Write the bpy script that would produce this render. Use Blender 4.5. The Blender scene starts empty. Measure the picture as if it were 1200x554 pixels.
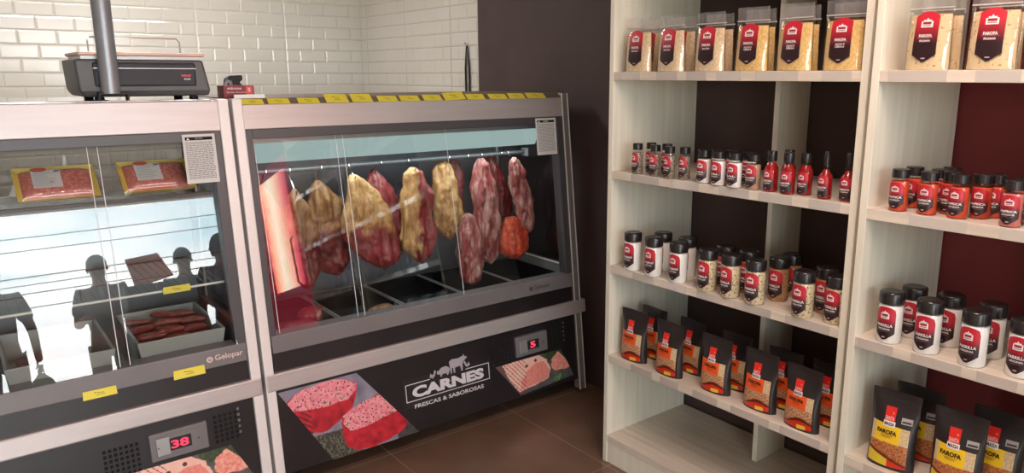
import bpy, bmesh, math, random
from mathutils import Vector, Matrix, noise
random.seed(7)
SC = bpy.context.scene
C = SC.collection

# ---------------------------------------------------------------- camera, sky, light, exposure
cam_d = bpy.data.cameras.new('camera'); cam = bpy.data.objects.new('camera', cam_d); C.objects.link(cam)
_r = Vector((0.77799, -0.62828, 0.000635)); _u = Vector((0.13287, 0.16552, 0.97721)); _f = Vector((0.61407, 0.76018, -0.21225))
cam.matrix_world = Matrix(((_r.x, _u.x, -_f.x, 0), (_r.y, _u.y, -_f.y, 0), (_r.z, _u.z, -_f.z, 1.6), (0, 0, 0, 1)))
cam_d.sensor_width = 36; cam_d.lens = 876.8 / 1200 * 36
cam_d.shift_x = -40.8 / 1200; cam_d.shift_y = 2.2 / 1200; cam_d.clip_start = 0.02
SC.camera = cam
SC.view_settings.view_transform = 'Standard'; SC.view_settings.look = 'None'
SC.view_settings.gamma = 1; SC.view_settings.use_curve_mapping = False
SC.view_settings.exposure = 0.0
SKY = 12.0
W = bpy.data.worlds.new('sky'); SC.world = W; W.use_nodes = True
nt = W.node_tree; nt.nodes.clear()
def N(nt, t, **k):
    n = nt.nodes.new(t)
    for a, b in k.items():
        if a in n.inputs.keys(): n.inputs[a].default_value = b
        else: setattr(n, a, b)
    return n
tc = N(nt, 'ShaderNodeTexCoord'); mp = N(nt, 'ShaderNodeMapping'); mp.inputs['Scale'].default_value = (2.2, 2.2, 7.0)
no = N(nt, 'ShaderNodeTexNoise', Scale=1.6, Detail=4.0, Roughness=0.55)
rp = N(nt, 'ShaderNodeValToRGB')
rp.color_ramp.elements[0].position = .38; rp.color_ramp.elements[0].color = (.50, .70, .78, 1)
rp.color_ramp.elements[1].position = .58; rp.color_ramp.elements[1].color = (1.0, 1.0, 1.0, 1)
bg = N(nt, 'ShaderNodeBackground'); bg.inputs['Strength'].default_value = SKY
ou = N(nt, 'ShaderNodeOutputWorld')
nt.links.new(tc.outputs['Generated'], mp.inputs['Vector']); nt.links.new(mp.outputs['Vector'], no.inputs['Vector'])
nt.links.new(no.outputs['Fac'], rp.inputs['Fac']); nt.links.new(rp.outputs['Color'], bg.inputs['Color']); nt.links.new(bg.outputs['Background'], ou.inputs['Surface'])
pl = bpy.data.lights.new('doorway_portal', 'AREA'); pl.shape = 'RECTANGLE'; pl.size = 4.32; pl.size_y = 2.33
pl.cycles.is_portal = True
po = bpy.data.objects.new('doorway_portal', pl); C.objects.link(po); po.location = (.26, -3.0, 1.165); po.rotation_euler = (math.radians(90), 0, 0)
def fill_light(loc, power, col=(1, .96, .9), sx=1.1, sy=.12):  # added fill light, no known source on the ceiling
    l = bpy.data.lights.new('added_fill_light', 'AREA'); l.shape = 'RECTANGLE'; l.size = sx; l.size_y = sy; l.energy = power; l.color = col
    o = bpy.data.objects.new('added_fill_light', l); C.objects.link(o); o.location = loc
    return o
FILLS = [(1.1, .6, 2.62), (.9, 4.2, 2.62)]
for p, e, c_ in zip(FILLS, (34, 34), ((1, .78, .68), (1, .95, .9))): fill_light((p[0], p[1], 2.585), e, c_)  # unseen fills brighten the room; front one tinted pink for the red cast

# ---------------------------------------------------------------- helpers
def S(r, g, b):
    def f(x):
        x /= 255
        return x / 12.92 if x <= .04045 else ((x + .055) / 1.055) ** 2.4
    return (f(r), f(g), f(b), 1)
def mat(name, col, rough=.5, metal=0, spec=.5, **k):
    m = bpy.data.materials.new(name); m.use_nodes = True
    b = m.node_tree.nodes['Principled BSDF']
    b.inputs['Base Color'].default_value = col; b.inputs['Roughness'].default_value = rough
    b.inputs['Metallic'].default_value = metal; b.inputs['Specular IOR Level'].default_value = spec
    for a, v in k.items(): b.inputs[a.replace('_', ' ')].default_value = v
    return m
def noisy(name, c1, c2, scale=(1, 1, 1), nscale=5, rough=.5, metal=0, bump=0, detail=4, lo=.35, hi=.65, coord='Object', spec=.5, bscale=None):
    m = mat(name, c1, rough, metal, spec); t = m.node_tree; b = t.nodes['Principled BSDF']
    tc = N(t, 'ShaderNodeTexCoord'); mp = N(t, 'ShaderNodeMapping'); mp.inputs['Scale'].default_value = scale
    no = N(t, 'ShaderNodeTexNoise', Scale=nscale, Detail=detail)
    rp = N(t, 'ShaderNodeValToRGB'); e = rp.color_ramp.elements
    e[0].position = lo; e[0].color = c1; e[1].position = hi; e[1].color = c2
    t.links.new(tc.outputs[coord], mp.inputs['Vector']); t.links.new(mp.outputs['Vector'], no.inputs['Vector'])
    t.links.new(no.outputs['Fac'], rp.inputs['Fac']); t.links.new(rp.outputs['Color'], b.inputs['Base Color'])
    if bump:
        bp = N(t, 'ShaderNodeBump'); bp.inputs['Strength'].default_value = bump; bp.inputs['Distance'].default_value = .004
        n2 = no
        if bscale:
            n2 = N(t, 'ShaderNodeTexNoise', Scale=bscale, Detail=3.0); t.links.new(mp.outputs['Vector'], n2.inputs['Vector'])
        t.links.new(n2.outputs['Fac'], bp.inputs['Height']); t.links.new(bp.outputs['Normal'], b.inputs['Normal'])
    return m
def emit(name, col, s):
    m = bpy.data.materials.new(name); m.use_nodes = True; t = m.node_tree; t.nodes.clear()
    e = N(t, 'ShaderNodeEmission', Strength=s); e.inputs['Color'].default_value = col
    o = N(t, 'ShaderNodeOutputMaterial'); t.links.new(e.outputs[0], o.inputs[0]); return m
def glassy(name, tint=(1, 1, 1, 1), r0=.05, rough=0.0, edge=.5):
    """clear sheet: lets light through, mirrors a little at right angles and more at grazing ones"""
    m = bpy.data.materials.new(name); m.use_nodes = True; t = m.node_tree; t.nodes.clear()
    tr = N(t, 'ShaderNodeBsdfTransparent'); tr.inputs['Color'].default_value = tint
    gl = N(t, 'ShaderNodeBsdfGlossy', Roughness=rough)
    lw = N(t, 'ShaderNodeLayerWeight', Blend=.35)
    ml = N(t, 'ShaderNodeMath', operation='MULTIPLY_ADD'); ml.inputs[1].default_value = edge; ml.inputs[2].default_value = r0
    pw = N(t, 'ShaderNodeMath', operation='POWER'); pw.inputs[1].default_value = 3.0
    mx = N(t, 'ShaderNodeMixShader'); o = N(t, 'ShaderNodeOutputMaterial')
    t.links.new(lw.outputs['Facing'], pw.inputs[0]); t.links.new(pw.outputs[0], ml.inputs[0]); t.links.new(ml.outputs[0], mx.inputs[0])
    t.links.new(tr.outputs[0], mx.inputs[1]); t.links.new(gl.outputs[0], mx.inputs[2]); t.links.new(mx.outputs[0], o.inputs[0])
    return m
def printed(name, rough=.4, spec=.5):
    m = mat(name, (1, 1, 1, 1), rough, 0, spec); t = m.node_tree
    a = N(t, 'ShaderNodeVertexColor'); a.layer_name = 'Col'
    t.links.new(a.outputs['Color'], t.nodes['Principled BSDF'].inputs['Base Color']); return m

class MB:
    def __init__(s): s.v = []; s.f = []; s.c = []
    def add(s, vs, fs, col=None):
        o = len(s.v); s.v += [tuple(p) for p in vs]; s.f += [tuple(i + o for i in f) for f in fs]
        s.c += [col] * len(vs) if not isinstance(col, list) else col; return s
    def box(s, x0, x1, y0, y1, z0, z1):
        return s.add([(x, y, z) for z in (z0, z1) for y in (y0, y1) for x in (x0, x1)],
                     [(0, 2, 3, 1), (4, 5, 7, 6), (0, 1, 5, 4), (2, 6, 7, 3), (0, 4, 6, 2), (1, 3, 7, 5)])
    def extx(s, x0, x1, prof):
        n = len(prof); a = sum(prof[i][0] * prof[(i + 1) % n][1] - prof[(i + 1) % n][0] * prof[i][1] for i in range(n))
        if a < 0: prof = prof[::-1]
        return s.add([(x0, y, z) for y, z in prof] + [(x1, y, z) for y, z in prof],
                     [tuple(range(n))[::-1], tuple(range(n, 2 * n))] + [(i, (i + 1) % n, n + (i + 1) % n, n + i) for i in range(n)])
    def lathe(s, prof, n=24, cx=0, cy=0):
        k = len(prof); vs = []
        for r, z in prof: vs += [(cx + r * math.cos(2 * math.pi * i / n), cy + r * math.sin(2 * math.pi * i / n), z) for i in range(n)]
        fs = [(j * n + i, j * n + (i + 1) % n, (j + 1) * n + (i + 1) % n, (j + 1) * n + i) for j in range(k - 1) for i in range(n)]
        fs += [tuple(range(n))[::-1], tuple(range((k - 1) * n, k * n))]
        return s.add(vs, fs)
    def tube(s, path, r, n=8):
        P = [Vector(p) for p in path]; vs = []; up = None
        for i, p in enumerate(P):
            d = (P[min(i + 1, len(P) - 1)] - P[max(i - 1, 0)]).normalized()
            if up is None: up = d.orthogonal().normalized()
            up = (up - d * up.dot(d)).normalized(); w = d.cross(up)
            rr = r[i] if isinstance(r, (list, tuple)) else r
            vs += [tuple(p + rr * (math.cos(2 * math.pi * k / n) * up + math.sin(2 * math.pi * k / n) * w)) for k in range(n)]
        m = len(P)
        return s.add(vs, [(j * n + i, j * n + (i + 1) % n, (j + 1) * n + (i + 1) % n, (j + 1) * n + i) for j in range(m - 1) for i in range(n)] + [tuple(range(n))[::-1], tuple(range((m - 1) * n, m * n))])
    def build(s, name, m, parent=None, bevel=0, smooth=False, loc=None, seg=2):
        me = bpy.data.meshes.new(name); me.from_pydata(s.v, [], s.f); me.update()
        if m: me.materials.append(m)
        if any(c is not None for c in s.c):
            a = me.color_attributes.new('Col', 'FLOAT_COLOR', 'POINT')
            for i, c in enumerate(s.c): a.data[i].color = c or (1, 1, 1, 1)
        if smooth:
            me.polygons.foreach_set('use_smooth', [True] * len(me.polygons)); me.set_sharp_from_angle(angle=math.radians(40))
        o = bpy.data.objects.new(name, me); C.objects.link(o)
        if parent: o.parent = parent
        if loc: o.location = loc
        if bevel:
            b = o.modifiers.new('bevel', 'BEVEL'); b.width = bevel; b.segments = seg; b.limit_method = 'ANGLE'
        return o
def thing(name, label, cat, loc=(0, 0, 0), rz=0, group=None):
    o = bpy.data.objects.new(name, None); C.objects.link(o); o.location = loc; o.rotation_euler = (0, 0, rz)
    return tag(o, label, cat, group)
def tag(o, label, cat, group=None, kind=None):
    o['label'] = label; o['category'] = cat
    if group: o['group'] = group
    if kind: o['kind'] = kind
    return o
def struct(o): o['kind'] = 'structure'; return o
KIDS = {}
def kids(o): return [c for c in bpy.data.objects if c.parent == o]
def dup(root, loc=None, rz=None, label=None, parent=None):
    if root.name not in KIDS: KIDS[root.name] = kids(root)
    r = root.copy(); C.objects.link(r)
    if parent: r.parent = parent
    if loc: r.location = loc
    if rz is not None: r.rotation_euler = (0, 0, rz)
    if label: r['label'] = label
    for c in KIDS[root.name]: dup(c, parent=r)
    return r

# flat writing and print, wrapped on any surface
_TX = {}
def text_geo(s, bold=.02):
    k = (s, bold)
    if k in _TX: return _TX[k]
    cu = bpy.data.curves.new('t', 'FONT'); cu.body = s; cu.size = 1; cu.offset = bold; cu.resolution_u = 3; cu.align_x = 'LEFT'
    o = bpy.data.objects.new('t', cu); C.objects.link(o)
    me = o.evaluated_get(bpy.context.evaluated_depsgraph_get()).to_mesh()
    vs = [(v.co.x, v.co.y) for v in me.vertices]; fs = [tuple(p.vertices) for p in me.polygons]
    o.evaluated_get(bpy.context.evaluated_depsgraph_get()).to_mesh_clear()
    bpy.data.objects.remove(o); bpy.data.curves.remove(cu)
    x0 = min(v[0] for v in vs); x1 = max(v[0] for v in vs); y0 = min(v[1] for v in vs); y1 = max(v[1] for v in vs)
    _TX[k] = ([((x - x0) / (x1 - x0), (y - y0) / (y1 - y0)) for x, y in vs], fs, (x1 - x0) / (y1 - y0)); return _TX[k]
class Decal:
    """2D shapes in (u,v) with flat colours, mapped to 3D by f(u,v,lift)"""
    def __init__(s, f): s.m = MB(); s.fn = f; s.k = 0
    def grid(s, u0, u1, bot, top, colf, nu=12, nv=10, lift=None):
        if lift is None: lift = s.k; s.k += 1
        vs = []; cs = []
        for j in range(nv + 1):
            for i in range(nu + 1):
                u = u0 + (u1 - u0) * i / nu; b = bot(u) if callable(bot) else bot; t = top(u) if callable(top) else top
                v = b + (t - b) * j / nv; vs.append(s.fn(u, v, lift)); cs.append(colf(u, v) if callable(colf) else colf)
        s.m.add(vs, [(j * (nu + 1) + i, j * (nu + 1) + i + 1, (j + 1) * (nu + 1) + i + 1, (j + 1) * (nu + 1) + i) for j in range(nv) for i in range(nu)], cs); return s
    def rect(s, u0, u1, v0, v1, col, nu=1, nv=1, lift=None): return s.grid(u0, u1, v0, v1, col, nu, nv, lift)
    def poly(s, pts, col, lift=None):
        if lift is None: lift = s.k
        s.m.add([s.fn(u, v, lift) for u, v in pts], [tuple(range(len(pts)))], col); return s
    def disc(s, cu, cv, ru, rv, col, n=14, lift=None): return s.poly([(cu + ru * math.cos(6.2832 * i / n), cv + rv * math.sin(6.2832 * i / n)) for i in range(n)], col, lift)
    def text(s, t, cu, cv, w, h, col, bold=.02, lift=None):
        vs, fs, ar = text_geo(t, bold)
        if lift is None: lift = s.k
        s.m.add([s.fn(cu + (x - .5) * w, cv + (y - .5) * h, lift) for x, y in vs], fs, col); return s
    def up(s): s.k += 1; return s
    def build(s, name, m, parent): return s.m.build(name, m, parent)

# ---------------------------------------------------------------- materials
M = {}
M['tile'] = noisy('glazed_white_tile', S(214, 209, 199), S(206, 201, 192), nscale=1.5, rough=.14, spec=.6)
M['grout'] = mat('grout', S(206, 201, 192), .8)
M['dark_wall'] = noisy('dark_brown_paint', S(74, 60, 58), S(82, 66, 64), nscale=3, rough=.6, spec=.3)
M['red_cast_wall'] = noisy('paint_with_red_cast', S(112, 44, 46), S(122, 50, 50), nscale=3, rough=.55, spec=.3)  # red light cast on the dark wall, put into its colour
M['plaster'] = noisy('plaster', S(205, 200, 190), S(212, 208, 199), nscale=4, rough=.8)
M['ceiling'] = mat('ceiling_paint', S(190, 186, 178), .9)
M['wood'] = noisy('whitewashed_oak', S(236, 230, 213), S(224, 218, 202), scale=(14, 14, .7), nscale=3, rough=.5, detail=6, bump=.08)
M['shelfwood'] = noisy('whitewashed_oak_along', S(224, 212, 197), S(206, 193, 178), scale=(14, .7, 14), nscale=3, rough=.34, detail=6)
M['tape'] = mat('price_strip_plastic', S(232, 222, 212), .10, .38, .9)
M['pink_steel'] = noisy('brushed_steel', S(190, 180, 179), S(184, 174, 173), scale=(1, 1, 12), nscale=4, rough=.36, metal=.4)
M['steel'] = noisy('grey_satin_metal', S(138, 134, 130), S(148, 144, 140), scale=(1, 1, 30), nscale=6, rough=.35, metal=.45)
M['whitepost'] = mat('white_aluminium', S(228, 220, 218), .32, .1)
M['alu'] = mat('aluminium', S(160, 158, 158), .32, .4)
M['greyband'] = noisy('grey_plastic_band', S(110, 104, 106), S(118, 112, 113), nscale=3, rough=.35)
M['darkframe'] = mat('dark_grey_frame', S(72, 69, 72), .35)
M['black'] = noisy('black_panel', S(32, 27, 29), S(40, 34, 36), nscale=4, rough=.32, spec=.4)
M['blackmat'] = mat('black_matt', S(24, 22, 24), .6)
M['interior'] = noisy('case_lining', S(98, 98, 106), S(110, 110, 118), nscale=3, rough=.3, metal=.2)
M['lining_light'] = noisy('brushed_lining', S(128, 130, 132), S(140, 142, 144), nscale=3, rough=.35, metal=.3)
M['chrome'] = mat('chrome', S(215, 215, 218), .12, 1)
M['glass'] = glassy('case_glass', (.97, .985, .98, 1), .052, 0, .45)
M['sideglass'] = glassy('side_glass', (.80, .82, .85, 1), .05)
M['joint'] = mat('clear_glass_edge', S(225, 225, 225), .2)
M['lamp'] = emit('cold_lamp_cover', (.60, .80, .78, 1), .58)
M['tube'] = emit('fill_tube', (1, .96, .9, 1), 9)
M['print'] = printed('printed_film', .35)
M['paper'] = printed('printed_paper', .7, .3)
M['yellow'] = mat('yellow_card', S(232, 214, 74), .5)
M['white'] = mat('white_plastic', S(232, 230, 226), .35)
M['red_led'] = emit('red_digits', (1, .06, .12, 1), 1.5)
M['rim'] = mat('brown_rim', S(112, 94, 84), .6)
M['scale_grey'] = noisy('charcoal_plastic', S(74, 74, 77), S(84, 84, 86), nscale=8, rough=.45)
M['scale_dark'] = mat('scale_window', S(56, 56, 62), .5, 0, .3)
M['plate'] = mat('steel_plate', S(224, 188, 172), .4, .3)
M['pole'] = mat('grey_tube', S(140, 144, 150), .28, .25)
M['cap'] = mat('black_cap', S(36, 31, 32), .26)
M['jar_clear'] = glassy('clear_jar', (.96, .96, .96, 1), .04, .03, .6)
M['film'] = glassy('clear_film', (.95, .94, .93, 1), .08, .06, .5)
def hazy(name):
    m = glassy(name, (.93, .92, .91, 1), .12, .12, .5); t = m.node_tree; o = [n for n in t.nodes if n.type == 'OUTPUT_MATERIAL'][0]; src = o.inputs[0].links[0].from_socket
    tl = N(t, 'ShaderNodeBsdfDiffuse'); tl.inputs['Color'].default_value = (.8, .78, .77, 1); mx = N(t, 'ShaderNodeMixShader'); mx.inputs[0].default_value = .13
    t.links.new(src, mx.inputs[1]); t.links.new(tl.outputs[0], mx.inputs[2]); t.links.new(mx.outputs[0], o.inputs[0]); return m
M['header'] = hazy('hazy_header_film')
M['pouch'] = mat('black_pouch', S(42, 36, 36), .30)

# ---------------------------------------------------------------- room
XW, YB, YF, XL, ZC = 2.52, 5.3, -3.0, -2.4, 2.7
def floor_mat():
    m = mat('dark_floor_tile', S(78, 62, 54), .26); t = m.node_tree; b = t.nodes['Principled BSDF']
    tc = N(t, 'ShaderNodeTexCoord'); mp = N(t, 'ShaderNodeMapping'); mp.inputs['Location'].default_value = (-.02, -.09, 0)
    br = N(t, 'ShaderNodeTexBrick', Scale=1.0); br.offset = 0; br.inputs['Mortar Size'].default_value = .0022
    br.inputs['Brick Width'].default_value = .66; br.inputs['Row Height'].default_value = .66; br.inputs['Mortar Smooth'].default_value = .1
    no = N(t, 'ShaderNodeTexNoise', Scale=3.0, Detail=6.0); rp = N(t, 'ShaderNodeValToRGB'); e = rp.color_ramp.elements
    e[0].position = .3; e[0].color = S(108, 82, 68); e[1].position = .7; e[1].color = S(128, 100, 84)
    t.links.new(tc.outputs['Object'], mp.inputs[0]); t.links.new(mp.outputs[0], br.inputs['Vector']); t.links.new(tc.outputs['Object'], no.inputs['Vector'])
    t.links.new(no.outputs['Fac'], rp.inputs[0]); t.links.new(rp.outputs[0], br.inputs['Color1']); t.links.new(rp.outputs[0], br.inputs['Color2'])
    br.inputs['Mortar'].default_value = S(150, 128, 110); t.links.new(br.outputs['Color'], b.inputs['Base Color']); return m
struct(MB().box(XL, XW + .1, YF, YB + .1, -.1, 0).build('floor', floor_mat()))
struct(MB().box(XL, XW + .1, YF, YB + .1, ZC, ZC + .1).build('ceiling', M['ceiling']))
struct(MB().box(XL - .1, XL, YF, YB + .1, 0, ZC).build('wall_left', M['plaster']))
struct(MB().box(XL, XW + .1, YB, YB + .1, 0, ZC).build('wall_back', M['grout']))
struct(MB().box(XW, XW + .1, 1.078, YB, 0, ZC).build('wall_right', M['dark_wall']))
struct(MB().box(XW, XW + .1, YF, 1.078, 0, ZC).build('wall_right_red_cast', M['red_cast_wall']))  # wall stretch coloured to carry the red light cast
fw = MB(); fw.box(XL, -1.9, YF - .12, YF, 0, ZC).box(2.42, XW + .1, YF - .12, YF, 0, ZC).box(-1.9, 2.42, YF - .12, YF, 2.33, ZC)
struct(fw.build('wall_front', M['plaster']))

def tiles(length, z0, z1, place, off=0):
    """bevelled metro tiles, three to a panel, half bond; place(a, z, d) -> point, a along the wall, d out of it"""
    mb = MB(); h, w, g, d, bv = .0797, .1913, .0012, .0022, .009; pan = w * 3
    def tile(a0, a1, zb, zt):
        if a1 - a0 < .012: return
        b = min(bv, (a1 - a0) / 3)
        vs = [place(a, z, e) for (a, z, e) in ((a0, zb, 0), (a1, zb, 0), (a1, zt, 0), (a0, zt, 0), (a0, zb, .002), (a1, zb, .002), (a1, zt, .002), (a0, zt, .002),
              (a0 + b, zb + bv, .002 + d), (a1 - b, zb + bv, .002 + d), (a1 - b, zt - bv, .002 + d), (a0 + b, zt - bv, .002 + d))]
        mb.add(vs, [(0, 1, 5, 4), (1, 2, 6, 5), (2, 3, 7, 6), (3, 0, 4, 7), (4, 5, 9, 8), (5, 6, 10, 9), (6, 7, 11, 10), (7, 4, 8, 11), (8, 9, 10, 11)])
    row = 0; z = z0
    while z < z1:
        p = off - pan
        while p < length:
            cuts = [0, w, 2 * w, pan] if row % 2 == 0 else [0, w / 2, 1.5 * w, 2.5 * w, pan]
            for c0, c1 in zip(cuts, cuts[1:]):
                a0, a1 = max(0, p + c0 + (g * 1.6 if c0 == 0 else g / 2)), min(length, p + c1 - (g * 1.6 if c1 == pan else g / 2))
                if a1 > a0: tile(a0, a1, z + g / 2, min(z1, z + h) - g / 2)
            p += pan
        z += h; row += 1
    return mb
# back wall: panel joints at x = 1.378 and 1.952
struct(tiles(XW - XL, .02, ZC, lambda a, z, d: (XW - a, YB - d, z), off=XW - 1.952).build('trim_1', M['tile']))
struct(tiles(YB - 3.757, .02, ZC, lambda a, z, d: (XW - d, 3.757 + a, z), off=.3).build('trim_2', M['tile']))

# added fixtures for the fill lights, out of view
for i, p in enumerate(FILLS):
    t = thing('added_ceiling_fill', ('added slim fill-light tube on the ceiling near the shop front', 'added slim fill-light tube on the ceiling by the tiled back wall')[i], 'lamp', (p[0], p[1], 2.62))
    MB().box(-.6, .6, -.07, .07, .03, .08).build('housing', M['white'], t)
    MB().tube([(-.56, 0, 0), (.56, 0, 0)], .014, 10).build('tube', M['tube'], t, smooth=True)
    m = MB(); m.box(-.58, -.56, -.02, .02, -.02, .03); m.box(.56, .58, -.02, .02, -.02, .03); m.build('socket', M['white'], t)

# ---------------------------------------------------------------- refrigerated display cases
K = .109
def FY(z, off=0): return 2.73 + (z - .49) * K + off
GT = math.tan(math.radians(9.8))
def GY(z): return 2.748 + (z - .63) * GT
def slab(x0, x1, z0, z1, off0, off1): return [(FY(z0, off0), z0), (FY(z1, off0), z1), (FY(z1, off1), z1), (FY(z0, off1), z0)]
def on_front(off=-.0012):
    return lambda x, z, l: (x, FY(z, off - .0004 * l), z)
def inside(p, poly):
    x, y = p; c = False; n = len(poly)
    for i in range(n):
        (x1, y1), (x2, y2) = poly[i], poly[i - 1]
        if (y1 > y) != (y2 > y) and x < (x2 - x1) * (y - y1) / (y2 - y1) + x1: c = not c
    return c
PS1 = [(0.911, 0.364), (0.941, 0.388), (1.014, 0.404), (1.097, 0.407), (1.163, 0.394), (1.199, 0.368), (1.2, 0.343), (1.182, 0.293), (1.166, 0.268), (1.112, 0.238), (1.075, 0.215), (1.037, 0.206), (0.962, 0.225), (0.921, 0.278), (0.884, 0.327)]
PT1 = [(0.91, 0.356), (0.945, 0.387), (1.022, 0.406), (1.105, 0.407), (1.167, 0.391), (1.198, 0.364), (1.191, 0.337), (1.154, 0.313), (1.086, 0.307), (1.004, 0.31), (0.926, 0.324), (0.9, 0.339)]
PS2 = [(1.121, 0.247), (1.166, 0.264), (1.22, 0.282), (1.285, 0.303), (1.343, 0.244), (1.418, 0.148), (1.386, 0.109), (1.318, 0.09), (1.235, 0.081), (1.173, 0.088), (1.129, 0.123), (1.118, 0.177)]
PT2 = [(1.126, 0.25), (1.184, 0.271), (1.248, 0.292), (1.298, 0.295), (1.344, 0.248), (1.366, 0.207), (1.319, 0.194), (1.245, 0.181), (1.182, 0.175), (1.152, 0.179), (1.126, 0.217)]
def steak_paint(x, z):
    n = noise.noise(Vector((x * 22, z * 22, 1))); n2 = noise.noise(Vector((x * 45, z * 45, 4))); n3 = noise.noise(Vector((x * 130, z * 130, 7)))
    col = S(132 + 26 * n, 126 + 24 * n, 142 + 24 * n)
    if z < .20 and x < 1.2: col = S(92 + 40 * n2, 92 + 44 * n2, 78 + 30 * n2) if n3 > -.1 else S(44, 42, 40)
    if z < .17 and x > 1.36: col = S(66 + 20 * n2, 62 + 20 * n2, 64 + 20 * n2)
    q = (x + .006 * n2, z + .006 * n)
    for s_, t_ in ((PS1, PT1), (PS2, PT2)):
        if inside(q, t_):
            col = S(232 + 18 * n2, 142 + 40 * n2, 152 + 36 * n2) if n3 < .34 else S(86, 56, 54)
            if n2 > .46 and n3 < .1: col = S(130, 138, 96)
        elif inside(q, s_): col = lerp_(S(206, 42, 56), S(120, 18, 30), .35 + .45 * n2 + .5 * n)
    if x < 1.0 and z < .31 and abs(((z + x * .72) % .022) - .011) < .0028: col = S(60, 34, 38)
    return col
def lerp_(a, b, t): t = max(0, min(1, t)); return tuple(a[i] * (1 - t) + b[i] * t for i in range(4))
PH1 = [(1.923, 0.262), (2.029, 0.270), (2.142, 0.264), (2.188, 0.232), (2.21, 0.183), (2.195, 0.135), (2.141, 0.127), (2.077, 0.119), (2.014, 0.11), (1.96, 0.179)]
PH2 = [(2.029, 0.161), (2.064, 0.202), (2.118, 0.231), (2.171, 0.227), (2.204, 0.176), (2.19, 0.136), (2.131, 0.13), (2.057, 0.124), (2.02, 0.121)]
PH3 = [(2.218, 0.207), (2.226, 0.236), (2.265, 0.254), (2.343, 0.173), (2.336, 0.161), (2.296, 0.158), (2.241, 0.163), (2.216, 0.186)]
PH4 = [(2.222, 0.124), (2.245, 0.136), (2.273, 0.142), (2.277, 0.127), (2.264, 0.109), (2.242, 0.106)]
def ham_paint(x, z):
    n = noise.noise(Vector((x * 24, z * 24, 5))); n2 = noise.noise(Vector((x * 80, z * 80, 8)))
    col = S(92 + 24 * n, 88 + 20 * n, 86 + 20 * n); q = (x + .004 * n2, z + .004 * n)
    if x > 2.17 and z > .225: col = S(60 + 30 * n2, 74 + 30 * n2, 48)
    if inside(q, PH1): col = S(240, 190 + 16 * n, 176 + 16 * n)
    if inside(q, PH2): col = S(232 + 10 * n2, 142 + 22 * n2, 130 + 20 * n2)
    if inside(q, PH3): col = lerp_(S(232, 128, 112), S(240, 176, 160), .5 + 1.5 * n2)
    if inside(q, PH4) and n2 > -.15: col = S(92, 158, 80)
    for cx, cz in ((2.120, .243), (2.065, .228)):
        if ((x - cx) / .008) ** 2 + ((z - cz) / .008) ** 2 < 1: col = S(90, 44, 40)
    if x < 2.06 and abs(((z + x * 1.1) % .024) - .012) < .0022 and z > .09: col = S(150, 50, 46)
    return col
def photo(parent, name, quad, paint, nu, nv, dx=0):
    """a printed photograph stuck on the kick panel; quad = bl, br, tr, tl in (x, z)"""
    (bl, br, tr, tl) = quad
    def f(u, v, l):
        x = (bl[0] * (1 - u) + br[0] * u) * (1 - v) + (tl[0] * (1 - u) + tr[0] * u) * v
        z = (bl[1] * (1 - u) + br[1] * u) * (1 - v) + (tl[1] * (1 - u) + tr[1] * u) * v
        return (x, FY(z, .0095), z)
    d = Decal(f); d.grid(0, 1, 0, 1, lambda u, v: paint(f(u, v, 0)[0] - dx, f(u, v, 0)[2]), nu, nv); return d.build(name, M['print'], parent)
def notice(parent, x0, x1, z0, z1):
    d = Decal(on_front(-.002)); d.rect(x0, x1, z0, z1, S(214, 210, 208)).up()
    w = x1 - x0; h = z1 - z0; ink = S(120, 116, 118)
    d.rect(x0 + .08 * w, x1 - .08 * w, z1 - .12 * h, z1 - .055 * h, S(26, 26, 28)); d.up()
    d.poly([(x0 + .12 * w, z1 - .11 * h), (x0 + .22 * w, z1 - .11 * h), (x0 + .17 * w, z1 - .065 * h)], S(230, 230, 230))
    d.rect(x0 + .38 * w, x0 + .62 * w, z1 - .098 * h, z1 - .076 * h, S(230, 230, 230), lift=2)
    random.seed(5)
    for i in range(24):
        z = z1 - (.17 + .032 * i) * h; x = x0 + .08 * w
        while x < x1 - .12 * w:
            l = random.uniform(.05, .14) * w
            d.rect(x, min(x + l, x1 - .08 * w), z, z + .014 * h, ink, lift=1); x += l + .02 * w
    return d.build('notice_sheet', M['paper'], parent)
def controller(parent, xc, zc, w, h, txt):
    m = MB(); m.extx(xc - w / 2, xc + w / 2, slab(0, 0, zc - h / 2, zc + h / 2, -.004, .02))
    c = m.build('controller', mat('controller_grey', S(112, 108, 110), .4), parent, bevel=.004)
    m = MB(); m.extx(xc - w * .40, xc + w * .40, slab(0, 0, zc - h * .33, zc + h * .33, -.006, .01)); m.build('bezel', M['greyband'], c, bevel=.002)
    m = MB(); m.extx(xc - w * .40, xc - w * .17, slab(0, 0, zc - h * .32, zc + h * .32, -.010, .01)); m.build('flap', M['alu'], c, bevel=.002)
    m = MB(); m.extx(xc - w * .17, xc + w * .20, slab(0, 0, zc - h * .22, zc + h * .22, -.009, .01)); m.build('display_window', M['blackmat'], c, bevel=.002)
    d = Decal(on_front(-.0095)); ww = .055 * w / .18 if len(txt) > 1 else .03 * w / .18
    d.text(txt, xc, zc, ww, .030 * h / .1, (1, 0, 0, 1), .03); d.build('digits', M['red_led'], c)
    for sx in (-.37, .32):
        MB().tube([(xc + sx * w, FY(zc, -.004), zc), (xc + sx * w, FY(zc, -.0125), zc)], .003, 8).build('screw', M['chrome'], c)
def grille(parent, x0, x1, z0, z1, nx, nz):
    m = MB()
    for i in range(nx):
        for j in range(nz):
            x = x0 + (x1 - x0) * i / nx; z = z0 + (z1 - z0) * j / nz
            m.extx(x, x + (x1 - x0) / nx * .62, slab(0, 0, z, z + (z1 - z0) / nz * .6, .0085, .012))
    m.build('vent_holes', mat('vent_dark', S(6, 6, 7), .9), parent)

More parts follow.
